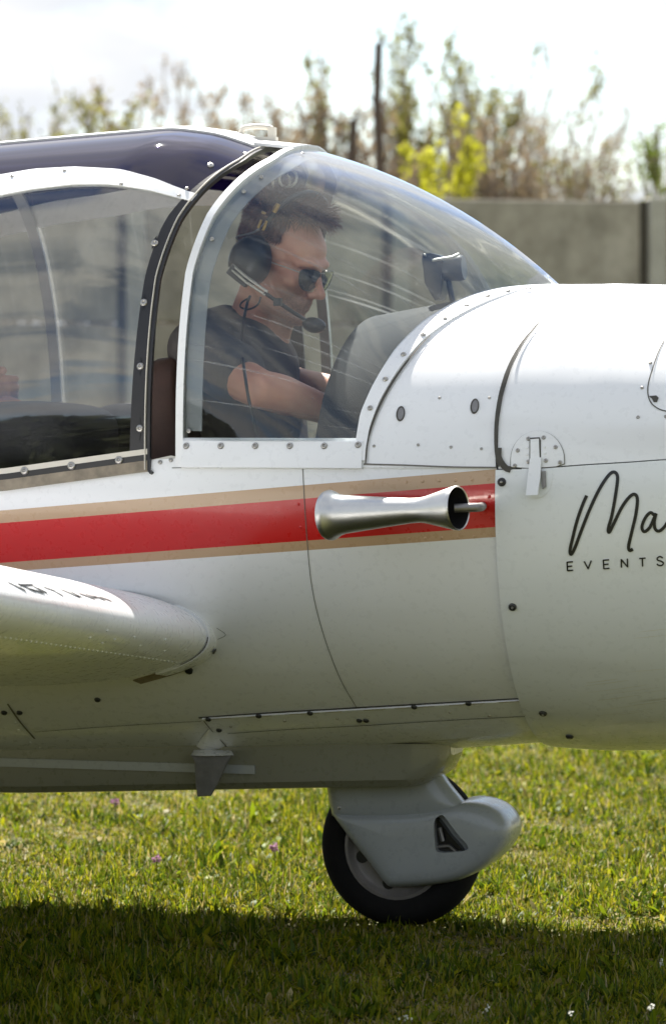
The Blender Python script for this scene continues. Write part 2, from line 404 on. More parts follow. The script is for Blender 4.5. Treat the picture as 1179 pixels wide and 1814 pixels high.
# stripe lines measured on the near flank
def fitline(pts):
    q = [on(body0, *p)[0] for p in pts]; A = np.polyfit([p[0] for p in q], [p[2] for p in q], 1); return (float(A[1]), float(A[0]))
L_top = fitline([(0, 904), (300, 880), (540, 860), (885, 830)]); L_bot = fitline([(0, 1015), (300, 991), (540, 972), (885, 953)])
M['paint'] = paint_white('white fuselage paint', (L_top, L_bot)); M['white'] = paint_white('white aircraft paint')
M['cowl'] = paint_white('white cowling paint', base=(0.83, 0.85, 0.865))
M['gear'] = paint_white('white gear paint darkened for shade', base=(0.36, 0.38, 0.385)); M['keel_shaded'] = paint_white('white keel paint darkened for shade', base=(0.25, 0.245, 0.185))  # dim light under the belly is put into both base colours
M['glass'] = glass('windscreen perspex', haze=0.004, streak=0.20, refl=1.6, pw=3.6, f0=0.022)
M['glass2'] = glass('canopy perspex', tint=(0.95, 0.955, 0.955), haze=0.004, streak=0.03, refl=1.75, pw=4.5)
M['tint'] = glass('violet tinted roof perspex', tint=(0.03, 0.018, 0.07), haze=0.40, streak=0.02, refl=2.2, hazecol=(0.040, 0.026, 0.105))

FW = 0.345
def sill_z(x): return float(np.interp(x, [-3.2, -1.2, -0.68, -0.41, -0.37, -0.285, -0.25, 0.05, 0.4], [0.885, 0.905, 0.935, 0.965, 0.990, 0.994, 0.976, 0.976, 0.976]))
def sill_th(x): 
    f = (sill_z(x) - float(b_zm(x))) / (float(b_zt(x)) - float(b_zm(x))); return math.acos(max(-1, min(1, f)))
# main skin: from sill to sill under the belly
xs = np.concatenate([np.linspace(-3.1, -1.0, 16), np.linspace(-0.95, FW - 0.004, 44)])
P = [[body0(x, sill_th(x) + (2 * math.pi - 2 * sill_th(x)) * j / 72) for j in range(73)] for x in xs]
mb = MB(); mb.grid(P); mb.add([p for p in P[0]], [tuple(range(len(P[0])))])
skin = mb.build('fuselage_skin', M['paint'], plane)
# inner tub (dark lining) so the cockpit is closed
def inner(x, th): return body0(x, th) - 0.028 * nrm(body0, x, th)
xs2 = np.linspace(-2.2, FW - 0.01, 30)
P = [[inner(x, sill_th(x) + (2 * math.pi - 2 * sill_th(x)) * j / 48) for j in range(49)] for x in xs2]
mb = MB(); mb.grid(P)
mb.add(P[0], [tuple(range(49))])
mb.build('cockpit_tub', M['cockpit'], plane)
mb = MB()   # bulkhead at the firewall
pts = [body0(FW - 0.012, 2 * math.pi * j / 64) * np.array([1, 0.985, 1]) for j in range(64)]; mb.prism(pts, (0.006, 0, 0)); mb.build('firewall', M['black'], plane)
# sill capping between outer skin and tub
for sgn, nm_ in ((1, 'near'), (-1, 'far')):
    mb = MB(); rows = []
    for x in np.linspace(-2.2, FW - 0.02, 40):
        th = sill_th(x); a = body0(x, th); b = inner(x, th)
        a = a * np.array([1, sgn, 1]); b = b * np.array([1, sgn, 1])
        rows.append([a + np.array([0, 0, 0.001]), a + np.array([0, sgn * 0.004, 0.006]), b + np.array([0, sgn * 0.02, 0.006]), b + np.array([0, sgn * 0.02, -0.03])])
    mb.grid(rows); mb.build('cockpit_sill', M['cream'], plane)
# windscreen base line on the deck
IN_PX = [(632, 782), (640, 735), (660, 690), (700, 625), (750, 575), (800, 545), (850, 524), (890, 514)]
OUT_PX = [(649, 800), (656, 760), (673, 715), (706, 660), (750, 607), (800, 571), (850, 545), (890, 529)]
def edge_fn(pl, xc):
    q = sorted([(b, a) for a, b in (solve(body0, *p) for p in pl)])
    th_ = [0.0] + [t for t, _ in q]; x_ = [xc] + [x for _, x in q]
    return (lambda th: float(np.interp(abs(th), th_, x_))), q
EI, qi = edge_fn(IN_PX, 0.335); EO, qo = edge_fn(OUT_PX, 0.365)
TS = sill_th(0.1)
# joint between deck and cowling, swept forward towards the top
FJ_PX = [(1012, 535), (985, 549), (955, 573), (925, 611), (903, 652), (888, 700), (880, 750), (879, 800)]
fj = sorted([(b, a) for a, b in (solve(cowl0, *q) for q in FJ_PX)])
def FJ(th): return float(np.interp(abs(th), [0.0] + [t_ for t_, _ in fj] + [1.50], [fj[0][1] + 0.03] + [x_ for _, x_ in fj] + [FW]))
# deck between windscreen and firewall
mb = MB(); ths = np.linspace(-TS, TS, 97); JX = lambda t, u: EI(t) + 0.006 + (FJ(t) - 0.003 - EI(t) - 0.006) * u
P = [[body0(JX(t, u), t) + 0.004 * nrm(body0, 0.1, t) for u in np.linspace(0, 1, 12)] for t in ths]
N = [[nrm(body0, 0.1, t)] * 12 for t in ths]
mb.slab(P, N, 0.008); deck = mb.build('forward_deck', M['white'], plane)
# windscreen surface
TI = 1.315
def base_pt(al, lift=0.0):
    th = TI * (1 - al / (math.pi / 2))            # al 0 near sill .. pi/2 centre .. pi far
    X = EI(th); return body0(X + 0.008, th) + (0.006 + lift) * nrm(body0, 0.1, th)
def wind0(be, al):
    A = arch0(al); B = base_pt(al); p = A + (B - A) * be
    s = math.sin(al); rad = unit(np.array([0.35 * s, p[1] * 0.8, (p[2] - 1.0) + 0.25 * s]))
    return p + rad * (4 * be * (1 - be)) * (0.010 + 0.026 * s ** 1.5)
def wnrm(be, al, e=1e-3):
    be = min(max(be, 2e-3), 1 - 2e-3); al = min(max(al, 2e-3), math.pi - 2e-3)
    n = unit(np.cross(wind0(be + e, al) - wind0(be - e, al), wind0(be, al + e) - wind0(be, al - e)))
    p = wind0(be, al); return n if n @ (p - np.array([-0.2, 0, 1.0])) > 0 else -n
def slab_uv(name, surf, nf, us, vs_, t, mat, parent):
    P = [[surf(u, v) for v in vs_] for u in us]; N = [[nf(u, v) for v in vs_] for u in us]
    mb = MB(); mb.slab(P, N, t); me = mb.mesh(name)
    uvl = me.uv_layers.new(name='UVMap'); nu, nv = len(us), len(vs_)
    co = [( (k % (nu * nv)) % nv / (nv - 1), ((k % (nu * nv)) // nv) / (nu - 1)) for k in range(len(me.vertices))]
    for lp in me.loops: uvl.data[lp.index].uv = co[lp.vertex_index]
    bm = bmesh.new(); bm.from_mesh(me); bmesh.ops.recalc_face_normals(bm, faces=bm.faces); bm.to_mesh(me); bm.free()
    return link(name, me, mat, parent, True, 50)
als = np.linspace(0, math.pi, 81)
wscreen = slab_uv('windscreen', wind0, wnrm, np.linspace(0.0, 1.0, 22), als, 0.004, M['glass'], plane)
# white hoop behind the windscreen
hoop = MB(); pts = [arch0(a) for a in np.linspace(0, math.pi, 97)]
nr = [unit(np.array([0.10, p[1], (p[2] - 1.05) * 1.1])) for p in pts]
pts[0][2] -= 0.05; pts[-1][2] -= 0.05
hoop.ribbonbar([p - n * 0.012 + np.array([-0.008, 0, 0]) for p, n in zip(pts, nr)], nr, 0.017, 0.020)
hoop = hoop.build('windscreen_hoop', M['white'], plane, angle=30)
lin = MB(); lin.ribbonbar([p - n * 0.0165 + np.array([-0.006, 0, 0]) for p, n in zip(pts, nr)], nr, 0.024, 0.0042); M['trim'] = simple('grey cabin trim', (0.24, 0.23, 0.20), 0.8, 0, 0.2); lin.build('hoop_lining', M['trim'], hoop, angle=30)
# pale glazing band just ahead of the hoop, inside the perspex
t = NT('glazing band'); tr = t.node('ShaderNodeBsdfTransparent'); tr.inputs[0].default_value = (0.8, 0.82, 0.83, 1)
mx_ = t.node('ShaderNodeMixShader'); mx_.inputs[0].default_value = 0.30; t.l.new(tr.outputs[0], mx_.inputs[1]); t.l.new(t.pbsdf((0.62, 0.63, 0.64), 0.4), mx_.inputs[2]); M['band'] = t.done(mx_.outputs[0])
mb = MB(); P = []; N = []
for a in np.linspace(0.02, 1.75, 61):
    L = np.linalg.norm(wind0(1, a) - wind0(0, a)); be = 0.036 / L
    P.append([wind0(b_, a) - 0.007 * wnrm(b_, a) for b_ in (0.004, be * 0.5, be)]); N.append([wnrm(b_, a) for b_ in (0.004, be * 0.5, be)])
mb.slab(P, N, 0.003); band = mb.build('glazing_band', M['band'], wscreen)
for k, q in enumerate([(330, 768), (352, 420), (404, 332), (464, 294), (540, 282)]):
    best = min(((np.abs(proj(wind0(0.035, a)) - q).sum(), a) for a in np.linspace(0.02, 1.7, 120)))
    place(SCREW_S, 'screw', wind0(0.03, best[1]) - 0.002 * wnrm(0.03, best[1]), wnrm(0.03, best[1]), M['metal'], wscreen, 1.1)
# lower sill strip of the windscreen and curved base strip
mb = MB(); P = []; N = []
for x in np.linspace(-0.297, 0.073, 24):
    row = []
    for z in (0.974, 0.988, 1.005, 1.024, 1.032):
        f = (z - 0.92) / 0.425; th = math.acos(f); p = body0(x, th); row.append(p + nrm(body0, x, th) * (0.011 if z < 1.03 else 0.006))
    P.append(row); N.append([nrm(body0, x, 1.4)] * 5)
mb.slab(P, N, 0.010); sillstrip = mb.build('windscreen_sill', M['white'], plane, angle=25); mb = MB()
P2 = [[p * np.array([1, -1, 1]) for p in r_] for r_ in P]; N2 = [[n * np.array([1, -1, 1]) for n in r_] for r_ in N]
mb.slab(P2, N2, 0.010)
mb.build('windscreen_sill', M['white'], plane, angle=25)
mb = MB(); P = []; N = []
for tt in np.linspace(-TS + 0.03, TS - 0.03, 97):
    a, b = EI(tt), EO(tt); row = [body0(a + (b - a) * u, tt) + nrm(body0, 0.1, tt) * float(np.interp(abs(tt), [0, 0.15, 0.45], [0.0045, 0.0055, 0.0095])) for u in (0, 0.15, 0.85, 1)]
    P.append(row); N.append([nrm(body0, 0.1, tt)] * 4)
mb.slab(P, N, 0.008); bstrip = mb.build('windscreen_base_strip', M['white'], plane, angle=30)
mb = MB(); strip(mb, offs(body0, 0.004), [(648, 822), (653, 775), (672, 722), (700, 672), (738, 622), (762, 597)], 0.0055, 0.0045, dense=3, taper=True); mb.build('sealant_gap', M['seam'], deck)
for q in [(330, 790), (391, 790), (452, 790), (513, 790), (574, 790), (634, 788)]:
    p, n = on(offs(body0, 0.0105), *q); place(SCREW, 'screw', p, n, M['metal'], sillstrip)
for q in [(655, 723), (682, 672), (714, 628), (749, 593), (788, 564), (826, 541), (863, 524), (899, 515), (936, 512)]:
    p, n = on(offs(body0, 0.0095), *q); place(SCREW, 'screw', p, n, M['metal'], bstrip, 0.85)
# deck details: two oval plugs, small screws
for q in [(710, 735), (841, 722)]:
    mb = MB(); poly = [(q[0] + 7.5 * math.cos(a) + 1.5 * math.sin(a), q[1] - 13 * math.sin(a)) for a in np.linspace(0, 2 * math.pi, 20, endpoint=False)]
    decal(mb, body0, poly, 0.0065, 0.004); o = mb.build('oval_plug', M['seam'], deck)
    mb = MB(); poly = [(q[0] + 1 + (p_[0] - q[0]) * 0.72, q[1] + 1 + (p_[1] - q[1]) * 0.8) for p_ in poly]; decal(mb, body0, poly, 0.008, 0.003); mb.build('plug_face', M['aludark'], deck)
for q in [(662, 790), (740, 788), (798, 792), (866, 705), (852, 795), (778, 705)]:
    p, n = on(offs(body0, 0.004), *q); place(SCREW_S, 'screw', p, n, M['white'] if q[0] != 866 else M['metal'], deck, 0.7)
mb = MB(); strip(mb, body0, [(305, 829), (420, 827), (537, 828), (645, 823)], 0.0016, 0.0012, dense=4); strip(mb, body0, [(645, 823), (720, 825), (800, 828), (880, 829)], 0.003, 0.0055, dense=4)
strip(mb, body0, [(536, 830), (540, 900), (545, 970), (551, 1030), (562, 1085), (580, 1145), (604, 1205), (632, 1254)], 0.0016, 0.0012, dense=4)
mb.build('panel_seam', M['seamline'], skin)
mb = MB(); rivets(mb, body0, [(719 + 29 * k, 853.5 - 1.0 * k) for k in range(6)] + [(724 + 28.8 * k, 954.5 - 0.8 * k) for k in range(6)] + [(866, 880), (868, 917), (528, 893), (532, 934)], 0.0036)
mb.build('rivet_row', M['paint'], skin); bpy.data.objects['rivet_row']['kind'] = 'stuff'

# ---------------- cowling
CS = lambda x: float(np.interp(x, CSX, CSY))
sp_ = [solve(cowl0, *q) for q in [(890, 832), (960, 830), (1040, 824), (1110, 820), (1179, 815)]]
CSX = [a for a, _ in sp_] + [1.25]; CSY = [b for _, b in sp_] + [sp_[-1][1]]
def cowl_part(name, lo, hi, off, mat, joint=None):
    xs_ = np.concatenate([np.linspace(FW + (0.003 if joint else -0.004), 0.75, 22), np.linspace(0.79, 1.22, 12)])
    P = []; N = []
    for x in xs_:
        a, b = lo(x), hi(x); tt = np.linspace(a, b, 61)
        edge = 0.75 if x < FW + 0.004 else 1.0
        xx = [x if joint is None else joint(t_) + 0.003 + (x - FW - 0.003) / (1.22 - FW - 0.003) * (1.22 - joint(t_) - 0.003) for t_ in tt]
        P.append([cowl0(x_, t_) + off * edge * nrm(cowl0, x_, t_) for x_, t_ in zip(xx, tt)]); N.append([nrm(cowl0, x_, t_) for x_, t_ in zip(xx, tt)])
    mb = MB(); mb.slab(P, N, 0.006); return mb.build(name, mat, plane, angle=35)
cow_up = cowl_part('upper_cowling', lambda x: -CS(x) + 0.004, lambda x: CS(x) - 0.004, 0.003, M['white'], FJ)
cow_lo = cowl_part('lower_cowling', lambda x: CS(x) + 0.002, lambda x: 2 * math.pi - CS(x) - 0.002, 0.005, M['cowl'])
mb = MB(); pl = [cowl0(1.2195, 2 * math.pi * j / 64) for j in range(64)]; mb.prism(pl, (-0.02, 0, 0)); mb.build('cowling_front', M['cowl'], plane)
mb = MB(); P = [[cowl0(x, 2 * math.pi * j / 64) - 0.012 * nrm(cowl0, x, 2 * math.pi * j / 64) for j in range(65)] for x in np.linspace(FW - 0.02, 1.2, 12)]; mb.grid(P); mb.build('engine_bay_lining', M['black'], plane)
mb = MB(); mb.lathe([(0, 0.0), (0.0, 0.155), (0.04, 0.155), (0.14, 0.125), (0.24, 0.07), (0.30, 0.0)], (1.225, 0, 0.95), (1, 0, 0), 36); mb.build('spinner', M['white'], plane)
for s in (-1, 1):
    mb = MB(); rows = []
    for u in np.linspace(0, 1, 10):
        w = 0.05 + 0.045 * math.sin(math.pi * min(1, u * 0.85 + 0.15)); tw = R(48 - 30 * u); c = np.array([1.30, 0, 0.95]) + s * np.array([0, 0.86, 0.5]) * (0.12 + 0.75 * u)
        ex = np.array([math.sin(tw), s * 0.5 * math.cos(tw), -s * 0.86 * math.cos(tw)]) * w; th_ = np.array([math.cos(tw), 0, 0.0]) * 0.012 * (1 - 0.6 * u)
        rows.append([c - ex, c + th_, c + ex, c - th_])
    mb.grid(rows, cv=True); mb.f.append((0, 1, 2, 3)); b = len(mb.v) - 4; mb.f.append((b, b + 1, b + 2, b + 3)); mb.build('propeller_blade', M['aludark'], plane)
# dark gap between deck and cowling with its worn filler
mb = MB(); strip(mb, cowl0, [(955, 575), (925, 612), (903, 653), (888, 700), (880, 750), (879, 800), (884, 828)], 0.0085, 0.0075, dense=3, taper=True)
strip(mb, cowl0, [(884, 795), (884, 812), (895, 829), (905, 833)], 0.012, 0.0078, dense=3); mb.build('sealant_gap', M['seam'], cow_up)
# black fasteners of the lower cowling
for q, s in [((888, 854), 1.05), ((907, 1075), 1.0), ((961, 1263), 1.0), ((1008, 1304), 1.0)]:
    p, n = on(offs(cowl0, 0.005), *q); place(SCREW_B, 'screw', p, n, M['darkmetal'], cow_lo, s * 1.1); place(SCREW_S, 'screw', p + n * 0.0042, n, M['metal'], cow_lo, 0.62)
M['oil'] = simple('thin oil streak', (0.70, 0.69, 0.62), 0.4, 0, 0.2); rs = np.random.default_rng(4); mb = MB()
for k in range(16):
    x0 = rs.uniform(985, 1130); y0 = rs.uniform(1190, 1285); l_ = rs.uniform(40, 110); strip(mb, cowl0, [(x0, y0), (x0 + l_ / 2, y0 - l_ * 0.06), (x0 + l_, y0 - l_ * 0.13)], rs.uniform(0.0008, 0.0022), 0.0056, dense=3, taper=True)
for x0, y0, l_ in ((1122, 1128, 60), (1130, 1117, 52), (1112, 1187, 70)): strip(mb, cowl0, [(x0, y0), (x0 + l_ / 2, y0 - 3), (x0 + l_, y0 - 6)], 0.0013, 0.0056, dense=3, taper=True)
mb.build('oil_streaks', M['oil'], cow_lo)['kind'] = 'stuff'
# latch: half-round plate, hinge block, lever, dished recess
half = [(905, 828)] + [(952 + 47 * math.cos(a), 815 - 50 * math.sin(a)) for a in np.linspace(math.pi, 0, 18)] + [(999, 822), (985, 827), (940, 830)]
hc = np.mean(half, axis=0); mb = MB(); decal(mb, cowl0, [tuple(hc + (np.array(q) - hc) * 1.028) for q in half], 0.0045, 0.002, rings=3); mb.build('latch_edge_shade', M['seamline'], plane)  # dark rim drawn round the latch plate as its edge shading
mb = MB(); decal(mb, cowl0, half, 0.0065, 0.004, rings=4); latch = mb.build('latch_plate', M['white'], plane, angle=30)
mb = MB(); decal(mb, cowl0, [(951 + 28 * math.cos(a), 842 - 40 * math.sin(a)) for a in np.linspace(0.28, -math.pi - 0.28, 26)], 0.0062, 0.001, rings=3); mb.build('latch_recess', M['aludark'] if False else M['cowl'], latch)
mb = MB(); decal(mb, cowl0, [(938, 778), (956, 777), (958, 782), (959, 836), (938, 836)], 0.0085, 0.003); mb.build('latch_slot', M['seam'], latch)
mb = MB(); decal(mb, cowl0, [(940, 781), (955, 780), (957, 832), (940, 832)], 0.0105, 0.004); mb.build('latch_hinge', M['white'], latch)
mb = MB(); pl = [on(cowl0, *q)[0] for q in [(940, 812), (960, 810), (960, 845), (957, 876), (936, 877), (938, 845)]]
pl = [p + np.array([0, -o_, 0]) for p, o_ in zip(pl, (0.012, 0.012, 0.020, 0.028, 0.028, 0.020))]; mb.prism(pl, (0, 0.005, 0)); mb.build('latch_lever', M['white'], latch)
mb = MB(); pl = [on(cowl0, *q)[0] + np.array([0, -0.012, 0]) for q in [(959, 835), (967, 834), (968, 862), (962, 866)]]; mb.prism(pl, (0, 0.006, 0)); mb.build('latch_hook', M['aludark'], latch)
for q in [(935, 777), (962, 775), (916, 798), (983, 792), (935, 818), (966, 816), (911, 825), (991, 819)]:
    p, n = on(offs(cowl0, 0.0065), *q); place(SCREW_S, 'screw', p, n, M['darkmetal'] if False else M['metal'], latch, 0.95)
mb = MB(); rivets(mb, offs(cowl0, 0.0065), [(933, 793), (933, 805), (964, 792), (965, 803), (949, 822)], 0.0028); o = mb.build('latch_rivets', M['white'], latch); o['kind'] = 'stuff'
# cowl hatch at the picture's right edge
mb = MB(); strip(mb, cowl0, [(1176, 605), (1166, 625), (1157, 650), (1148, 680), (1147, 700), (1153, 716), (1166, 726), (1182, 731)], 0.0022, 0.0042, dense=4); mb.build('hatch_seam', M['seam'], cow_up)
mb = MB(); decal(mb, cowl0, [(1149, 704), (1162, 703), (1166, 707), (1163, 714), (1157, 714), (1154, 708)], 0.0052, 0.001); mb.build('hatch_hole', M['seam'], cow_up)
for q in [(1136, 687), (1129, 739), (1151, 643), (1178, 738)]:
    p, n = on(offs(cowl0, 0.003), *q); place(SCREW_S, 'screw', p, n, M['white'], cow_up, 0.8)
for q in [(1095, 513), (1175, 514)]:
    p = at(q[0], q[1], 0.02); mb = MB(); mb.lathe([(-0.012, 0.0085), (0.003, 0.0085), (0.006, 0.006), (0.006, 0.0)], p, (0, 0, 1), 12); mb.tube([p + np.array([0.004, 0, 0.003]), p + np.array([0.03, 0, 0.005])], 0.0022, 6); mb.build('cowl_stud', M['metal'], cow_up)
# lettering
def zz(x, y): return (840 + x / 3.478, 700 + y / 3.478)
mpath = [(692, 618), (665, 680), (632, 775), (604, 885), (590, 950), (596, 976), (618, 940), (660, 830), (712, 700), (770, 580), (825, 498), (860, 476), (882, 505), (872, 600), (848, 735), (826, 815), (830, 842), (858, 790), (905, 695), (950, 632), (985, 610), (1004, 640), (994, 735), (968, 845), (950, 925), (956, 952), (976, 944)]
mb = MB(); strip(mb, cowl0, [zz(*p) for p in mpath], 0.0062, 0.0066, 0.0012, dense=5); mb.build('script_letter_m', M['letter'], cow_lo, smooth=False)
apath = [(1112, 742), (1084, 722), (1052, 755), (1032, 808), (1046, 838), (1080, 812), (1108, 752), (1118, 728), (1108, 780), (1114, 822), (1138, 834), (1172, 806), (1210, 745)]
mb = MB(); strip(mb, cowl0, [zz(*p) for p in apath], 0.0060, 0.0066, 0.0012, dense=5); mb.build('script_letter_a', M['letter'], cow_lo, smooth=False)
def letter(name, strokes):
    mb = MB()
    for k, s_ in enumerate(strokes): strip(mb, cowl0, [zz(*p) for p in s_], 0.0026, 0.0062 + 0.0003 * k, 0.001, dense=1 if name != 'letter_s' else 4)
    mb.build(name, M['letter'], cow_lo, smooth=False)
def E_(x, y): return [[(x, y - 2), (x + 3, y + 53)], [(x, y), (x + 36, y - 3)], [(x + 2, y + 26), (x + 32, y + 23)], [(x + 3, y + 51), (x + 38, y + 48)]]
letter('letter_e', E_(571, 1024)); letter('letter_v', [[(677, 1019), (702, 1066)], [(720, 1014), (700, 1066)]]); letter('letter_e', E_(794, 1012))
letter('letter_n', [[(906, 1057), (904, 1006)], [(904, 1006), (944, 1053)], [(944, 1054), (942, 1002)]]); letter('letter_t', [[(1015, 1002), (1054, 999)], [(1034, 1000), (1036, 1050)]])
letter('letter_s', [[(1160, 998), (1142, 989), (1126, 1000), (1130, 1012), (1150, 1018), (1164, 1030), (1152, 1044), (1132, 1042), (1124, 1034)]])

# ---------------- belly: service panel, keel fairing, blade aerial
mb = MB(); up = [(358, 1271), (500, 1262), (640, 1254), (780, 1246), (925, 1238)]; dn = [(420, 1330), (560, 1322), (700, 1312), (830, 1302), (962, 1288)]
ua = [solve(body0, *q) for q in crom(up, 5)]; da = [solve(body0, *q) for q in crom(dn, 5)]
P = []; N = []
for (a1, b1), (a2, b2) in zip(ua, da):
    P.append([body0(a1 + (a2 - a1) * u, b1 + (b2 - b1) * u) + 0.005 * nrm(body0, a1, b1 + (b2 - b1) * u) for u in np.linspace(0, 1, 6)]); N.append([nrm(body0, a1, b1 + (b2 - b1) * u) for u in np.linspace(0, 1, 6)])
mb.slab(P, N, 0.006); belly = mb.build('belly_panel', M['white'], plane, angle=30)
mb = MB(); strip(mb, body0, [(352, 1271), (500, 1261), (640, 1253), (780, 1245), (930, 1237)], 0.006, 0.0012, dense=4); strip(mb, body0, [(404, 1295), (520, 1287), (640, 1281), (800, 1271), (975, 1262)], 0.0022, 0.0062, dense=4); strip(mb, body0, [(362, 1273), (376, 1290), (402, 1318)], 0.002, 0.0062, dense=3); strip(mb, body0, [(62, 1296), (200, 1286), (356, 1277)], 0.0016, 0.001, dense=4); mb.build('panel_seam', M['seam'], belly)['kind'] = 'stuff'
mb = MB(); random.seed(3); x = 372.0
while x < 905:
    l = random.uniform(28, 70); y0 = 1272 - (x - 358) * 0.058; strip(mb, body0, [(x, y0 - 1.5), (x + l, y0 - 1.5 - l * 0.058)], 0.0035, 0.0062, dense=3); x += l + random.uniform(8, 45)
mb.build('bare_edge', M['cream'], belly)['kind'] = 'stuff'
for q in [(369, 1274), (458, 1268), (549, 1263), (636, 1276), (733, 1252), (829, 1246), (928, 1241), (388, 1293), (648, 1276)]:
    p, n = on(offs(body0, 0.005), *q); place(SCREW_B, 'screw', p, n, M['darkmetal'], belly, 0.85)
for q in [(409, 1287), (504, 1277), (597, 1273), (796, 1262), (866, 1268)]:
    p, n = on(offs(body0, 0.005), *q); place(SCREW_S, 'screw', p, n, M['white'], belly, 0.7)
mb = MB(); rows = []
for u in np.linspace(0, 1, 60):
    x = -2.4 + 2.535 * math.sin(u * math.pi / 2); e = max(0.02, min(1.0, (0.135 - x) / 0.085)); e = math.sqrt(1 - (1 - e) ** 2)
    zl = float(np.interp(x, [-2.4, -0.8, 0.14], [0.25, 0.268, 0.312])); zu = 0.40; zl = zu - (zu - zl) * (0.15 + 0.85 * e) if e < 1 else zl
    w = 0.115 * (0.45 + 0.55 * e); y0 = -0.03
    rows.append([(x, y0 - w, zu), (x, y0 - w * 1.0, zl + 0.040), (x, y0 - w * 0.97, zl + 0.018), (x, y0 - w * 0.85, zl + 0.004), (x, y0 - w * 0.6, zl), (x, y0 + w * 0.6, zl), (x, y0 + w * 0.9, zl + 0.01), (x, y0 + w, zl + 0.04), (x, y0 + w, zu)])
mb.grid(rows, cv=True); n_ = len(rows[0]); b = len(mb.v); mb.f.append(tuple(b - n_ + i for i in range(n_))); mb.f.append(tuple(range(n_))); keel = mb.build('keel_fairing', M['keel_shaded'], plane, angle=35)
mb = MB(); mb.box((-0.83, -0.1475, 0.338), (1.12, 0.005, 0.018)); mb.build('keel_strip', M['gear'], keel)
mb = MB(); p0 = at(375, 1335, -0.22); px_ = [(340, 1338), (412, 1338), (404, 1350), (388, 1386), (374, 1410), (350, 1411), (347, 1386), (345, 1350)]
pl = [at(q[0], q[1], -0.21) for q in px_]; cen = np.mean(pl, axis=0); rows = []
for yy, s_ in ((-0.006, 0.82), (-0.004, 0.97), (0.0, 1.0), (0.004, 0.97), (0.006, 0.82)): rows.append([cen + (p - cen) * s_ + np.array([0, yy, 0]) for p in pl])
mb.grid(rows, cv=True); n_ = len(pl); mb.f.append(tuple(range(n_))); b = len(mb.v); mb.f.append(tuple(b - n_ + i for i in range(n_))); M['oxide'] = simple('oxidised aerial', (0.17, 0.165, 0.16), 0.7, 0.2, 0.5, 45, 0.3, 160); aer = mb.build('blade_aerial', M['oxide'], plane, angle=30)
mb = MB(); rows = []
for px1, px2, y_, yo in ((338, 414, 1338, 0.016), (345, 409, 1325, 0.022), (358, 398, 1305, 0.02), (370, 386, 1290, 0.004)):
    a = on(body0, px1, y_, 0.002)[0] if y_ < 1330 else at(px1, y_, -0.21); c = on(body0, px2, y_, 0.002)[0] if y_ < 1330 else at(px2, y_, -0.21); m_ = (a + c) / 2
    rows.append([a, (a + m_) / 2 + np.array([0, -yo * 0.8, 0]), m_ + np.array([0, -yo, 0]), (c + m_) / 2 + np.array([0, -yo * 0.8, 0]), c])
mb.grid(rows); mb.build('aerial_base', M['white'], aer)

# ---------------- wing (towards the camera)
CH = 1.42
def foil(s, y):
    """s 0..1 lower trailing edge -> nose -> upper trailing edge"""
    k = 2 * s - 1; x = k * k; t_ = 0.148; c_ = 0.012
    yt = 5 * t_ * (0.2969 * math.sqrt(x) - 0.126 * x - 0.3516 * x * x + 0.2843 * x ** 3 - 0.1015 * x ** 4)
    yc = c_ / 0.16 * (0.8 * x - x * x) if x < 0.4 else c_ / 0.36 * (0.2 + 0.8 * x - x * x)
    zc_ = (yc + math.copysign(yt, k)) * CH; xc_ = -x * CH
    i_ = R(2.5); X = xc_ * math.cos(i_) - zc_ * math.sin(i_) * 0; Z = zc_ + xc_ * math.sin(i_)
    return np.array([-0.262 + 0.05 * (-y - 0.5) + X, y, 0.634 + (-y - 0.47) * 0.110 + Z])
def wing0(y, s): return foil(s, y)
def wn_(y, s, e=1e-3):
    n = unit(np.cross(foil(s, y + e) - foil(s, y - e), foil(min(s + e, 1), y) - foil(max(s - e, 0), y)))
    c = foil(0.5, y) + np.array([-0.3, 0, 0]); return n if n @ (foil(s, y) - c) > 0 else -n
SS = np.concatenate([np.linspace(0, 0.30, 10), np.linspace(0.32, 0.68, 37), np.linspace(0.70, 1, 10)])
mb = MB(); ys = [-0.50, -0.53, -0.57, -0.65, -0.8, -1.0, -1.2, -1.4, -1.8, -2.4, -3.2, -4.0, -4.5]
mb.grid([[foil(s, y) for s in SS] for y in ys]); mb.f.append(tuple(len(mb.v) - len(SS) + i for i in range(len(SS))))
wing = mb.build('wing', M['white'], plane)
mb = MB(); mb.grid([[foil(s, y) - 0.010 * wn_(y, s) for s in SS] for y in (-0.28, -0.40, -0.52)]); mb.build('wing_root_fairing', M['white'], wing)
mb = MB(); rows = []; nn_ = []
for s in np.linspace(0.36, 0.66, 50):
    rows.append([foil(s, y) + 0.003 * wn_(y, s) for y in (-0.405, -0.45, -0.483)]); nn_.append([wn_(-0.45, s)] * 3)
mb.slab(rows, nn_, 0.01); collar = mb.build('root_collar', M['white'], wing)
mb = MB(); mb.grid([[foil(s, -0.490) + 0.0015 * wn_(-0.5, s), foil(s, -0.4985) + 0.0015 * wn_(-0.5, s)] for s in np.linspace(0.40, 0.50, 24)]); 
for s0, s1 in ((0.455, 0.47), (0.505, 0.515), (0.55, 0.575)): mb.grid([[foil(s, y) + 0.006 * wn_(-0.43, s) for y in (-0.43, -0.41)] for s in np.linspace(s0, s1, 5)])
mb.build('root_gap', M['seam'], wing)['kind'] = 'stuff'
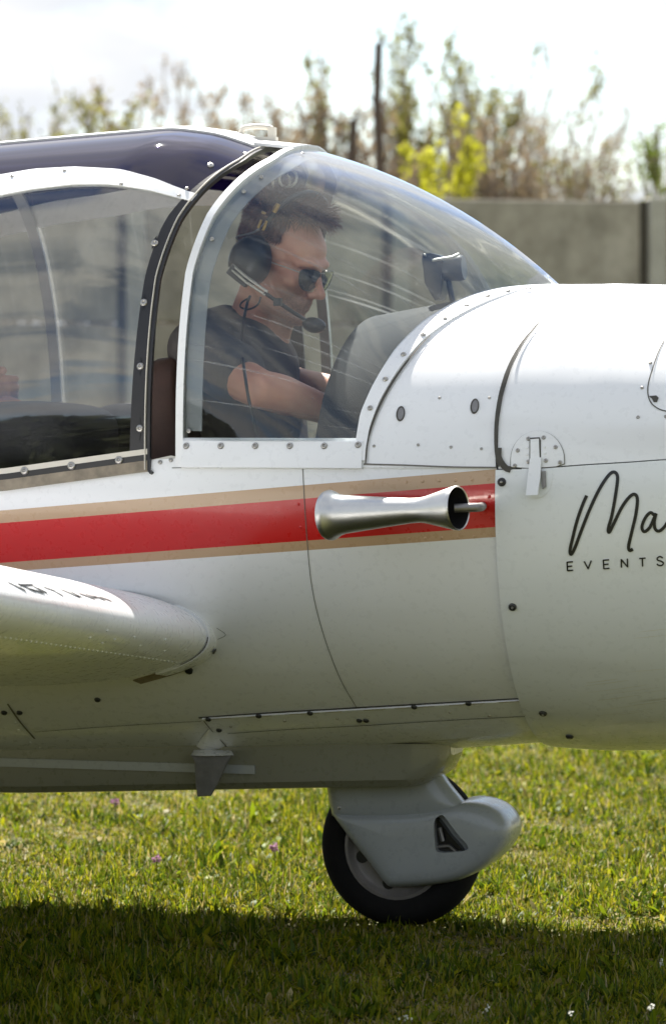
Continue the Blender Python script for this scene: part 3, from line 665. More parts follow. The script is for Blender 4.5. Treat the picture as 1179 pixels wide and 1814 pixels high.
def wsolve(px, py, y0=-0.8, s0=0.45):
    a, b = y0, s0; t_ = np.array([px, py], float)
    for _ in range(60):
        q = proj(foil(min(max(b, 0.01), 0.99), a)); e = t_ - q
        if np.abs(e).max() < 0.05: break
        J = np.column_stack([(proj(foil(b, a + 1e-4)) - q) / 1e-4, (proj(foil(b + 1e-4, a)) - q) / 1e-4]); d = np.linalg.lstsq(J, e, rcond=1e-3)[0]
        a += max(-0.05, min(0.05, d[0])); b = min(0.98, max(0.02, b + max(-0.01, min(0.01, d[1]))))
    return a, b
def wrivet(mb, y, s, r=0.003):
    p = foil(s, y); n = wn_(y, s); F = frame_of(n).to_3x3()
    mb.grid([[p + np.array(F @ Vector((rr * math.cos(k * math.pi / 3), rr * math.sin(k * math.pi / 3), z))) for k in range(6)] for rr, z in ((r, 0.0), (r * 0.7, 0.0012), (r * 0.1, 0.0015))], cv=True)
mb = MB()
for k in range(60): wrivet(mb, -0.515 - 0.028 * k, 0.405)
for k in range(40): wrivet(mb, -0.508, 0.395 - 0.006 * k)
for (yy, s) in ((-0.6, 0.448), (-0.72, 0.435), (-0.78, 0.47), (-0.9, 0.44), (-0.98, 0.462), (-1.08, 0.446), (-1.12, 0.43), (-1.16, 0.468), (-1.22, 0.44)): wrivet(mb, yy, s, 0.0034)
o = mb.build('wing_rivets', M['white'], wing); o['kind'] = 'stuff'
# worn stencil strokes on the upper nose of the wing
mb = MB()
def wstroke(x0, y0, x1, y1, w=0.0055):
    rows = []
    for u in np.linspace(0, 1, 4):
        y, s = wsolve(x0 + (x1 - x0) * u, y0 + (y1 - y0) * u, -0.75, 0.60); p_ = foil(s, y) + 0.0012 * wn_(y, s); rows.append(p_)
    tg = unit(rows[-1] - rows[0]); bb = unit(np.cross(tg, wn_(-0.8, 0.6))); mb.grid([[q - bb * w / 2, q + bb * w / 2] for q in rows])
for (x0, y0, x1, y1) in [(14, 1031, 46, 1046), (30, 1033, 62, 1047), (34, 1036, 58, 1036), (58, 1038, 82, 1049), (52, 1043, 78, 1050), (66, 1042, 84, 1050), (78, 1040, 98, 1047), (97, 1047, 112, 1055), (108, 1044, 142, 1058), (122, 1046, 146, 1058), (140, 1051, 168, 1061), (150, 1051, 172, 1060), (164, 1055, 186, 1063), (176, 1057, 198, 1065)]: wstroke(x0, y0, x1, y1)
mb.build('wing_stencil', M['letter'], wing, smooth=False)['kind'] = 'stuff'
# grimy bracket plates under the root
M['grime'] = simple('oily grime', (0.24, 0.20, 0.145), 0.6, 0, 0.7, 40, 0.5, 90)
mb = MB(); decal(mb, body0, [(236, 1204), (290, 1188), (338, 1178), (340, 1183), (300, 1196), (250, 1210)], 0.003, 0.003); gp = mb.build('root_bracket', M['grime'], skin)
mb = MB()
for q in [(336, 1184), (318, 1180), (300, 1186), (288, 1178)]:
    p, n = on(body0, *q, 0.004); mb.lathe([(0, 0.008), (0.006, 0.008), (0.008, 0.004), (0.008, 0)], p, n, 8)
mb.build('bracket_bolts', M['black'], gp)['kind'] = 'stuff'
for q in [(173, 1239), (35, 1262), (8, 1262)]:
    p, n = on(body0, *q); place(SCREW_B, 'screw', p, n, M['darkmetal'], skin, 0.9)
mb = MB(); strip(mb, body0, [(14, 1246), (36, 1278), (62, 1308)], 0.004, 0.0012, dense=3); strip(mb, body0, [(386, 1132), (400, 1124), (384, 1112)], 0.0012, 0.001, dense=3); mb.build('panel_seam', M['seamline'], skin)['kind'] = 'stuff'
mb = MB(); rivets(mb, body0, [(55, 1315), (72, 1324), (79, 1334), (95, 1341), (102, 1348), (28, 1280), (34, 1293)], 0.0034); o = mb.build('rivet_row', M['white'], skin); o['kind'] = 'stuff'
# ---------------- sliding canopy
KX0, KX1 = -0.365, -2.3
def kn_(x, al): return nrm(canopy0, x, min(max(al, 0.02), math.pi - 0.02))
lo_px = [(332, 356), (290, 345), (250, 336), (190, 328), (130, 328), (60, 336), (2, 347)]; hi_px = [(338, 342), (300, 328), (250, 311), (190, 300), (130, 297), (60, 301), (2, 311)]
lo_s = sorted(solve(canopy0, *q, 'canopy') for q in lo_px); hi_s = sorted(solve(canopy0, *q, 'canopy') for q in hi_px)
def aL(x): return float(np.interp(x, [-2.3] + [a for a, _ in lo_s], [0.72] + [b for _, b in lo_s]))
def aH(x): return float(np.interp(x, [-2.3] + [a for a, _ in hi_s], [0.80] + [b for _, b in hi_s]))
kxs = np.concatenate([np.linspace(KX0, -1.05, 36), np.linspace(-1.1, KX1, 16)])
def kslab(name, lo, hi, nv, off, t, mat, parent, far=False, xs_=kxs):
    def S(i, v):
        x = xs_[i]; al = lo(x) + (hi(x) - lo(x)) * v
        if far: al = math.pi - al
        return x, al
    P = [[canopy0(*S(i, v)) + off * kn_(*S(i, v)) for v in np.linspace(0, 1, nv)] for i in range(len(xs_))]; N = [[kn_(*S(i, v)) for v in np.linspace(0, 1, nv)] for i in range(len(xs_))]
    mb = MB(); mb.slab(P, N, t); me = mb.mesh(name); uvl = me.uv_layers.new(name='UVMap'); nu = len(xs_)
    for lp in me.loops:
        k = lp.vertex_index % (nu * nv); uvl.data[lp.index].uv = ((k // nv) / nu * 1.5, (k % nv) / nv * 0.5)
    bm = bmesh.new(); bm.from_mesh(me); bmesh.ops.recalc_face_normals(bm, faces=bm.faces); bm.to_mesh(me); bm.free()
    return link(name, me, mat, parent, True, 40)
SP = lambda x: math.pi / 2 - 0.19
canopy = kslab('canopy_roof', aH, SP, 14, 0.0, 0.004, M['tint'], plane); kslab('canopy_roof', aH, SP, 14, 0.0, 0.004, M['tint'], plane, True)
win = kslab('canopy_window', lambda x: 0.0, aL, 20, 0.0, 0.004, M['glass2'], plane); kslab('canopy_window', lambda x: 0.0, aL, 20, 0.0, 0.004, M['glass2'], plane, True)
kslab('canopy_strake', aL, aH, 4, 0.003, 0.008, M['white'], plane); strake = bpy.data.objects['canopy_strake']; kslab('canopy_strake', aL, aH, 4, 0.003, 0.008, M['white'], plane, True)
spine = kslab('canopy_spine', SP, lambda x: math.pi / 2 + 0.19, 10, 0.004, 0.010, M['white'], plane)
for q in [(331, 334), (317, 346), (215, 326), (115, 302), (22, 312)]:
    p, n = on(offs(canopy0, 0.003), *q, 0, 'canopy'); place(SCREW_S, 'screw', p, n, M['metal'], strake, 0.9)
for q in [(373, 293), (436, 273)]:
    p, n = on(canopy0, *q, 0, 'canopy'); place(SCREW_W, 'screw', p, n, M['metal'], canopy, 0.95)
# black front rail: broad band on the glass and a thin raised edge
mb = MB(); P = []; N = []
for al in np.linspace(0.0, math.pi, 97):
    w = 0.030 + 0.010 * max(0, 1 - abs(math.sin(al)) * 2)
    w *= float(np.interp(abs(math.cos(al)), [0.35, 0.75], [0.2, 1.0]))
    P.append([canopy0(KX0 - w * u, al) + 0.0015 * kn_(KX0, al) for u in (0, 0.5, 1)]); N.append([kn_(KX0, al)] * 3)
mb.slab(P, N, 0.007); rail = mb.build('canopy_front_rail', M['black'], plane, angle=30)
mb = MB(); pts = [canopy0(KX0, a) for a in np.linspace(0.0, math.pi, 97)]; nr = [kn_(KX0, a) for a in np.linspace(0, math.pi, 97)]
for e_ in (0, -1):
    pts[e_] = pts[e_] + np.array([0, 0, -0.032])
pts = [pts[0] + np.array([0.008, -0.004, -0.008])] + pts + [pts[-1] + np.array([0.008, 0.004, -0.008])]; nr = [nr[0]] + nr + [nr[-1]]
mb.ribbonbar([p - n * 0.006 for p, n in zip(pts, nr)], nr, 0.0065, 0.010); mb.build('rail_edge', M['black'], rail, angle=30)
mb = MB(); mb.ribbonbar([p - np.array([0.0065, 0, 0]) for p in pts[1:-1]], nr[1:-1], 0.002, 0.0085); mb.build('rail_bright_edge', M['cream'], rail, angle=30)
for q in [(274, 431), (255, 536), (249, 649), (248, 759)]:
    p, n = on(offs(canopy0, 0.0015), *q, 0, 'canopy'); place(SCREW_W, 'screw', p, n, M['metal'], rail)
    a0, b0 = solve(canopy0, *q, 'canopy'); mb = MB(); P = []
    for u in np.linspace(-1, 1, 9): P.append([canopy0(a0 - 0.004 * (1 - abs(u)) - 0.0005, b0 + 0.028 * u) + 0.0032 * kn_(a0, b0), canopy0(a0 + 0.004 * (1 - abs(u)) + 0.0005, b0 + 0.028 * u) + 0.0032 * kn_(a0, b0)])
    mb.grid(P); mb.build('screw_slot', M['letter'], rail, smooth=False)
# lower rail of the canopy
def low_rail(z0, z1, off, t, mat, name, par, s=1):
    mb = MB(); P = []; N = []
    for x in np.linspace(KX0 - 0.002, -2.2, 50):
        zs = float(k_zs(x)); row = []
        for v in (0, 0.5, 1):
            z = zs + z0 + (z1 - z0) * v
            y = -(float(k_hw(x)) + off - (0.0 if z < zs else (z - zs) * 0.02)); row.append(np.array([x, s * y, z]))
        P.append(row); N.append([np.array([0, -s, 0.0])] * 3)
    mb.slab(P, N, t); return mb.build(name, mat, par, angle=30)
lr = low_rail(-0.034, 0.004, 0.003, 0.012, M['black'], 'canopy_lower_rail', plane); low_rail(-0.034, 0.004, 0.003, 0.012, M['black'], 'canopy_lower_rail', plane, -1)
cr_ = low_rail(-0.001, 0.010, 0.005, 0.012, M['cream'], 'rail_capping', lr); low_rail(-0.0355, -0.013, 0.0045, 0.002, M['grime'], 'rail_grime', lr)
for q in [(44, 834), (127, 825), (211, 815)]:
    p = at(q[0], q[1], -0.553); place(SCREW_W, 'screw', p, np.array([0, -1.0, 0.15]), M['metal'], lr, 1.1)
for q in [(284, 819), (303, 815)]:
    p, n = on(body0, *q, 0.001); place(SCREW_S, 'screw', p, n, M['metal'], skin)
# hoops inside the canopy and dark rear bulkhead
M['greyframe'] = simple('grey painted frame', (0.50, 0.50, 0.51), 0.5, 0, 0.15)
mb = MB(); A_ = np.linspace(0.0, math.pi, 61); mb.ribbonbar([canopy0(-0.955, a) - 0.026 * kn_(-0.955, a) for a in A_], [kn_(-0.955, a) for a in A_], 0.024, 0.014); mb.build('canopy_hoop', M['greyframe'], plane, angle=30)
mb = MB(); P = [[canopy0(-1.12, a) - 0.02 * kn_(-1.12, a) for a in np.linspace(0.0, math.pi, 41)], [canopy0(-1.5, a) - 0.05 * kn_(-1.5, a) for a in np.linspace(0, math.pi, 41)]]
mb.slab(P, [[kn_(-1.2, a) for a in np.linspace(0, math.pi, 41)]] * 2, 0.006); mb.build('rear_cabin_lining', M['cockpit'], plane)
# cover plate bridging from the spine to the hoop
mb = MB(); P = []; N = []
for yy in np.linspace(-0.13, 0.13, 9):
    a_ = math.acos(max(-1, min(1, (abs(yy) / 0.549) ** (KN / 2)))); a_ = math.pi / 2 - (math.pi / 2 - a_) * (1 if yy < 0 else -1)
    pa = canopy0(KX0 - 0.02, a_); pb = arch0(a_); P.append([pa + (pb - pa) * u + np.array([0, 0, 0.010]) for u in (0, 0.35, 0.7, 1.0)]); N.append([np.array([0, 0, 1.0])] * 4)
mb.slab(P, N, 0.006); mb.build('spine_cover', M['white'], spine)
# pull handle on the spine
mb = MB(); hp = [(431, 243), (427, 236), (430, 229), (440, 225.5), (456, 224), (472, 225), (482, 228)]
mb.tube([at(*q, -0.03) for q in crom(hp, 4)], [0.006] * 25, 8); c_ = at(482, 239, -0.03); mb.box(c_, (0.014, 0.02, 0.032)); c_ = at(470, 248, -0.03); mb.box(c_, (0.05, 0.022, 0.012))
mb.build('canopy_handle', M['cream'], spine, angle=35)
# ---------------- cockpit interior
GS = lambda x, th: body0(x, th) - 0.022 * nrm(body0, x, th)
mb = MB(); TG = 1.45; P = []; N = []
for x in np.linspace(-0.035, FW - 0.02, 16):
    d = 0.035 * max(0, 1 - (x + 0.035) / 0.2); P.append([GS(x, t_) - np.array([0, 0, d * math.cos(t_)]) for t_ in np.linspace(-TG, TG, 49)]); N.append([nrm(body0, x, t_) for t_ in np.linspace(-TG, TG, 49)])
mb.slab(P, N, 0.012); shield = mb.build('glareshield', M['shield'], plane, angle=30)
mb = MB(); pl = [P[1][j] * np.array([1, 0.97, 1]) - np.array([0, 0, 0.012]) for j in range(49)]; pl += [np.array([pl[-1][0], pl[-1][1] * 0.8, 0.80]), np.array([pl[0][0], pl[0][1] * 0.8, 0.80])]
mb.prism([p + np.array([0.02, 0, 0]) for p in pl], (0.02, 0, 0)); panel = mb.build('instrument_panel', M['black'], plane)
for (y, z, r) in [(-0.36, 1.12, 0.04), (-0.25, 1.15, 0.04), (-0.12, 1.19, 0.04), (0.05, 1.2, 0.04), (0.16, 1.19, 0.04), (0.27, 1.16, 0.04), (0.16, 1.09, 0.04), (0.27, 1.07, 0.04), (-0.12, 1.09, 0.03)]:
    mb = MB(); mb.lathe([(0, r), (-0.012, r), (-0.012, r * 0.86), (-0.006, r * 0.84), (-0.006, 0)], (-0.001, y, z), (1, 0, 0), 20); mb.build('gauge', M['aludark'], panel)
mb = MB(); mb.tube(crom([(0.0, -0.16, 1.02), (-0.05, -0.16, 1.02), (-0.075, -0.16, 1.02)], 3), 0.011, 8); mb.tube(crom([(-0.075, -0.27, 1.05), (-0.075, -0.25, 1.01), (-0.075, -0.16, 1.0), (-0.075, -0.07, 1.01), (-0.075, -0.05, 1.05)], 5), 0.011, 8); mb.build('control_yoke', M['black'], plane)
def cushion(name, c, size, mat, parent, tilt=0.0, e=0.35, rz=0.0):
    mb = MB(); rows = []; rot = Matrix.Rotation(rz, 3, 'Z') @ Matrix.Rotation(tilt, 3, 'Y')
    f = lambda w, m: math.copysign(abs(w) ** m, w)
    for i in range(17):
        ph = -math.pi / 2 + math.pi * i / 16; row = []
        for j in range(28):
            t_ = 2 * math.pi * j / 28
            v = Vector((size[0] / 2 * f(math.cos(ph), e) * f(math.cos(t_), e), size[1] / 2 * f(math.cos(ph), e) * f(math.sin(t_), e), size[2] / 2 * f(math.sin(ph), e))); row.append(np.array(c) + np.array(rot @ v))
        rows.append(row)
    mb.grid(rows, cv=True); return mb.build(name, mat, parent, angle=60)
def seat(x, y, zt, mat, tilt=-0.16, w=0.44, h=0.62):
    s = cushion('seat_back', (x, y, zt - h / 2), (0.085, w, h), mat, plane, tilt); cushion('seat_cushion', (x + 0.24, y, zt - h + 0.05), (0.46, w, 0.12), mat, plane); return s
seat(at(325, 700, -0.16)[0] + 0.03, -0.15, 1.20, M['brown'], -0.10, 0.42, 0.60); seat(at(325, 700, -0.16)[0] + 0.07, 0.29, 1.14, M['brown'], -0.12, 0.40, 0.55)
cushion('bench_back', at(80, 775, -0.20), (0.26, 0.42, 0.15), M['seatdark'], plane, 0.06, 0.6)
cushion('bench_back', at(235, 765, 0.1), (0.125, 0.40, 0.125), M['seatdark'], plane, 0.0, 0.7)
mb = MB(); mb.box((-0.62, 0, 0.80), (1.2, 0.98, 0.02)); mb.build('cabin_floor', M['cockpit'], plane)
# ring handles hanging from the hoop
for q, yy, c in [((510, 316), -0.08, M['cream']), ((498, 322), 0.05, M['cream'])]:
    mb = MB(); c0 = at(q[0], q[1], yy); mb.tube([c0 + 0.019 * (np.array([1, 0, 0]) * math.cos(a) + np.array([0, 0.25, 1]) * math.sin(a)) for a in np.linspace(2.2, 7.2, 18)], 0.0028, 6); mb.build('grab_ring', c, hoop)

# ---------------- venturi horn
p0, p1 = at(579, 913, -0.640), at(812, 900, -0.722); ax = p1 - p0; L = np.linalg.norm(ax); ax = ax / L
K_ = L / 0.2745
mb = MB(); mb.lathe([(d_ * K_, r_) for d_, r_ in [(0.0, 0.043), (0.002, 0.0475), (0.008, 0.049), (0.014, 0.0465), (0.022, 0.0415), (0.035, 0.0378), (0.06, 0.0352), (0.10, 0.0312), (0.14, 0.0272), (0.175, 0.0240), (0.195, 0.0236), (0.210, 0.0262), (0.235, 0.0330), (0.262, 0.0405), (0.272, 0.0425), (0.2745, 0.0415), (0.273, 0.0395)]], p0, ax, 40)
horn = mb.build('venturi_horn', M['alu'], plane, angle=50)
mb = MB(); mb.lathe([(d_ * K_, r_) for d_, r_ in [(0.273, 0.0395), (0.262, 0.0372), (0.235, 0.029), (0.205, 0.020), (0.15, 0.019), (0.06, 0.028), (0.0, 0.043)]], p0, ax, 32); mb.build('venturi_throat', M['black'], horn, angle=50)
mb = MB(); mb.lathe([(0.16, 0.0), (0.16, 0.013), (0.262, 0.013), (0.262, 0.009), (0.25, 0.009), (0.25, 0.0)], p0, ax, 20); mb.build('venturi_nozzle', M['aludark'], horn)
q1 = p0 + ax * 0.262 * K_; s1 = on(body0, 852, 897, -0.01)[0]
mb = MB(); mb.tube(crom([q1 + np.array([0, 0.012, 0]), q1 + np.array([0.022, 0.02, 0.001]), q1 + np.array([0.040, 0.05, 0.001]), s1], 5), 0.0085, 10); mb.build('venturi_pipe', M['aludark'], horn)
for u in (0.05, 0.17):
    a = p0 + ax * u; mb = MB(); mb.tube([a + np.array([0, 0.02, 0]), np.array([a[0], -0.52, a[2]])], 0.008, 8); mb.build('venturi_bracket', M['aludark'], horn)

# ---------------- nose gear
WC = np.array([0.003, 0.02, 0.172]); WR = 0.172
mb = MB(); prof = []
for a in np.linspace(-2.35, 2.35, 29): prof.append((0.064 * math.sin(a) if abs(a) < 1.57 else math.copysign(0.064 * (1 - 0.16 * (abs(a) - 1.57)), a), WR - 0.045 + 0.045 * math.copysign(abs(math.cos(a)) ** 0.8, math.cos(a)) * (1.0 if abs(a) < 1.57 else 0.55)))
mb.lathe(prof, WC, (0, 1, 0), 64)
tyre = mb.build('nose_wheel', M['rubber'], plane, angle=60)
mb = MB(); 
for dy in (-0.028, -0.010, 0.010, 0.028): mb.lathe([(dy - 0.003, WR - 0.001 - abs(dy) * 0.22), (dy - 0.002, WR + 0.0015 - abs(dy) * 0.24), (dy + 0.002, WR + 0.0015 - abs(dy) * 0.24), (dy + 0.003, WR - 0.001 - abs(dy) * 0.22)], WC, (0, 1, 0), 64)
mb.build('tread_rib', M['rubber'], tyre)
mb = MB(); mb.lathe([(-0.044, 0.112), (-0.058, 0.110), (-0.060, 0.103), (-0.050, 0.097), (-0.046, 0.090), (-0.048, 0.066), (-0.054, 0.052), (-0.058, 0.042), (-0.062, 0.024), (-0.062, 0.0)], WC, (0, 1, 0), 40); mb_rim = mb; rim = mb.build('wheel_rim', M['rim'], tyre, angle=50)
for k in range(6):
    a = k * math.pi / 3 + 0.3; c = WC + np.array([0.078 * math.cos(a), -0.0455, 0.078 * math.sin(a)]); mb = MB(); mb.lathe([(0.004, 0.0135), (-0.003, 0.0135), (-0.003, 0.0)], c, (0, 1, 0), 12); mb.build('rim_hole', M['black'], tyre)
def pillow(px_poly, yc, prof, scale_c=None):
    pl = [at(q[0], q[1], yc) for q in px_poly]; c = np.mean(pl, axis=0) if scale_c is None else at(*scale_c, yc); rows = []
    for dy, s_ in prof: rows.append([c + (p - c) * s_ + np.array([0, dy, 0]) for p in pl])
    mb = MB(); mb.grid(rows, cv=True); n_ = len(pl); mb.f.append(tuple(range(n_))); b = len(mb.v); mb.f.append(tuple(b - n_ + i for i in range(n_))); return mb
pod_px = crom([(603, 1437), (611, 1432), (640, 1433), (700, 1431), (760, 1428), (810, 1419), (838, 1414), (868, 1418), (893, 1430), (909, 1450), (913, 1470), (905, 1493), (886, 1516), (858, 1538), (822, 1554), (775, 1562), (730, 1565), (706, 1565), (694, 1556), (668, 1522), (636, 1482)], 3, True)
prof = [(-0.098, 0.30), (-0.097, 0.60), (-0.094, 0.78), (-0.087, 0.89), (-0.074, 0.965), (-0.056, 0.995), (-0.03, 1.0), (0.03, 1.0), (0.056, 0.995), (0.074, 0.965), (0.087, 0.89), (0.094, 0.78), (0.097, 0.30)]
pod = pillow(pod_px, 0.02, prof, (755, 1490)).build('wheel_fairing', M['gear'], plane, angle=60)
cut = MB(); tri = crom([(757, 1462), (766, 1450), (776, 1453), (797, 1481), (816, 1503), (814, 1512), (790, 1515), (763, 1515), (759, 1500)], 3, True)
cut.prism([at(q[0], q[1], -0.13) for q in tri], (0, 0.078, 0)); cutter = cut.build('fairing_cutter', M['black'], None, smooth=False)
bmod = pod.modifiers.new('cut', 'BOOLEAN'); bmod.operation = 'DIFFERENCE'; bmod.object = cutter; bmod.solver = 'EXACT'
dg = bpy.context.evaluated_depsgraph_get(); me2 = bpy.data.meshes.new_from_object(pod.evaluated_get(dg)); pod.modifiers.clear(); pod.data = me2
bpy.data.objects.remove(cutter)
mb = MB(); inn = [at(q[0], q[1], -0.0535) for q in tri]; mb.prism(inn, (0, 0.003, 0)); 
mb.prism([at(q[0], q[1], -0.0765) for q in tri], (0, 0.023, 0), cap=False); mb.build('fairing_opening', M['black'], pod, smooth=False)
mb = MB(); mb.tube([at(770, 1500, -0.06), at(795, 1498, -0.06), at(812, 1512, -0.06)], 0.004, 6); mb.tube([at(778, 1466, -0.062), at(784, 1490, -0.062)], 0.005, 6); mb.build('gear_link', M['aludark'], pod)
leg_px = crom([(588, 1330), (680, 1318), (772, 1322), (782, 1345), (803, 1382), (832, 1418), (836, 1432), (800, 1442), (700, 1446), (612, 1442), (601, 1430), (594, 1395)], 3, True)
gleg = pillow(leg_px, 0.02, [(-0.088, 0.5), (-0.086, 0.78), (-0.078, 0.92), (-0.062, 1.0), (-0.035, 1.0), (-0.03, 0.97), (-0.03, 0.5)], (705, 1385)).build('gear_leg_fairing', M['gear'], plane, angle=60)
for q in [(704, 1399), (601, 1431)]: place(SCREW_S, 'screw', at(q[0], q[1], -0.064), np.array([0, -1.0, 0]), M['darkmetal'], gleg)
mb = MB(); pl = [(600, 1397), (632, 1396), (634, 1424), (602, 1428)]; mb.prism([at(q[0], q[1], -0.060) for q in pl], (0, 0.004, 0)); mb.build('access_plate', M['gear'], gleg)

# ------------------------------------------------------------------ setting: ground, wall, trees, grass
def camp(l, q, z=0.0):
    p = CAM + RV * l + DV * q; return np.array([p[0], p[1], z])
t = NT('meadow soil'); a = t.noise(0.9, 6, 0.6); b = t.noise(14, 6, 0.65); c_ = t.noise(70, 3, 0.6)
g = t.ramp(b, [(0.30, (0.075, 0.085, 0.03)), (0.5, (0.125, 0.13, 0.055)), (0.72, (0.21, 0.19, 0.11))]); g = t.mix(t.range(a, 0.4, 0.65, 0, 0.5), g, (0.20, 0.18, 0.11, 1))
M['soil'] = t.done(t.pbsdf(g, 0.95, 0, t.bump(c_, 0.6, 0.02), spec=0.2))
mb = MB(); mb.grid([[(-300 + 600 * i / 8, -300 + 600 * j / 8, -0.004) for j in range(9)] for i in range(9)])
tag(mb.build('ground', M['soil'], None, fix=False), kind='structure')
for o in [bpy.data.objects['ground']]: pass
# concrete panel wall
t = NT('weathered concrete'); a = t.noise(2.2, 7, 0.68); b = t.noise(6, 5, 0.6, stretch=(1, 1, 0.3)); c_ = t.noise(60, 4, 0.6)
oi = t.node('ShaderNodeObjectInfo')
g = t.ramp(a, [(0.34, (0.15, 0.125, 0.09)), (0.48, (0.33, 0.29, 0.225)), (0.64, (0.50, 0.45, 0.37))]); g = t.mix(t.range(b, 0.45, 0.8, 0, 0.55), g, (0.15, 0.135, 0.10, 1))
g = t.mix(t.math('MULTIPLY', oi.outputs['Random'], 0.35), g, (0.42, 0.40, 0.35, 1))
M['concrete'] = t.done(t.pbsdf(g, 0.92, 0, t.bump(c_, 0.5, 0.01), spec=0.25))
t = NT('pale concrete post'); a = t.noise(3, 6, 0.6); M['post'] = t.done(t.pbsdf(t.ramp(a, [(0.3, (0.34, 0.32, 0.27)), (0.7, (0.50, 0.48, 0.42))]), 0.9, 0, t.bump(t.noise(60), 0.4, 0.01)))
WD = 27.5; WT = R(13); wd_ = math.cos(WT) * RV + math.sin(WT) * DV; wn2 = math.cos(WT) * DV - math.sin(WT) * RV
w0 = camp((1160 - IW / 2) / FPX * 28.2, 28.2)
BAY = 2.09; WTOP = CAMH + (HOR - 353) / FPX * 28.0
wall = tag(empty('concrete_wall', w0), 'weathered grey concrete panel wall behind the aircraft', 'wall')
pm = MB(); pm.box((0, 0, 0), (0.14, 0.16, WTOP + 0.02)); postm = pm.mesh('wall_post')
bm = bmesh.new(); bm.from_mesh(postm); bmesh.ops.bevel(bm, geom=bm.edges[:], offset=0.012, segments=1, affect='EDGES'); bm.to_mesh(bm_ := postm); bm.free()
HS = [0.0, 0.86, 1.72, WTOP]
def slabmesh(h):
    s_ = MB(); s_.box((0, 0, 0), (BAY - 0.16, 0.06, h - 0.016)); me = s_.mesh('wall_panel'); bm = bmesh.new(); bm.from_mesh(me); bmesh.ops.bevel(bm, geom=bm.edges[:], offset=0.012, segments=1, affect='EDGES'); bm.to_mesh(me); bm.free(); return me
jm = MB(); jm.box((0, 0, 0), (0.07, 0.05, WTOP - 0.01)); jmesh = jm.mesh('joint_shadow'); jmesh.materials.append(simple('dark joint shadow', (0.075, 0.065, 0.05), 0.95, 0, 0.3, 8))  # dark strip standing in for the shadowed gap beside each post
smesh = [slabmesh(HS[i + 1] - HS[i]) for i in range(3)]
for me in smesh: me.materials.append(M['concrete'])
postm.materials.append(M['post'])
wrot = Matrix(((wd_[0], wn2[0], 0), (wd_[1], wn2[1], 0), (0, 0, 1))).to_4x4()
for k in range(-9, 7):
    c = w0 + wd_ * (k * BAY)
    o = bpy.data.objects.new('wall_post', postm); COL.objects.link(o); o.matrix_basis = Matrix.Translation(Vector((c[0], c[1], (WTOP + 0.02) / 2))) @ wrot; setparent(o, wall)
    cj = c - wd_ * 0.102 + wn2 * 0.01; o = bpy.data.objects.new('joint_shadow', jmesh); COL.objects.link(o); o.matrix_basis = Matrix.Translation(Vector((cj[0], cj[1], WTOP / 2))) @ wrot; setparent(o, wall)
    for i in range(3):
        p = c + wd_ * BAY / 2 + wn2 * (0.025 + random.uniform(-0.008, 0.008)); o = bpy.data.objects.new('wall_panel', smesh[i]); COL.objects.link(o)
        o.matrix_basis = Matrix.Translation(Vector((p[0], p[1], (HS[i] + HS[i + 1]) / 2))) @ wrot; setparent(o, wall)
# trees and shrubs beyond the wall
def bark(name, c): return simple(name, c, 0.9, 0, 0.3, 6)
M['bark'] = bark('grey brown bark', (0.27, 0.22, 0.18)); M['bark2'] = bark('dark bark', (0.085, 0.062, 0.05)); M['bark3'] = bark('pale twig', (0.40, 0.34, 0.28))
def leafmat(name, c, tr=0.5):
    t = NT(name); oi = t.noise(2.5, 3); col = t.mix(oi, tuple(x * 0.7 for x in c) + (1,), tuple(min(1, x * 1.25) for x in c) + (1,))
    d = t.node('ShaderNodeBsdfDiffuse'); tl = t.node('ShaderNodeBsdfTranslucent'); t.l.new(col, d.inputs[0]); t.l.new(col, tl.inputs[0]); m = t.node('ShaderNodeMixShader'); m.inputs[0].default_value = tr; t.l.new(d.outputs[0], m.inputs[1]); t.l.new(tl.outputs[0], m.inputs[2]); return t.done(m.outputs[0])
M['bud'] = leafmat('spring buds olive', (0.24, 0.235, 0.06)); M['bud2'] = leafmat('spring buds tan', (0.30, 0.23, 0.14)); M['forsythia'] = leafmat('yellow blossom', (0.55, 0.55, 0.05)); M['newleaf'] = leafmat('fresh green leaves', (0.20, 0.26, 0.05))
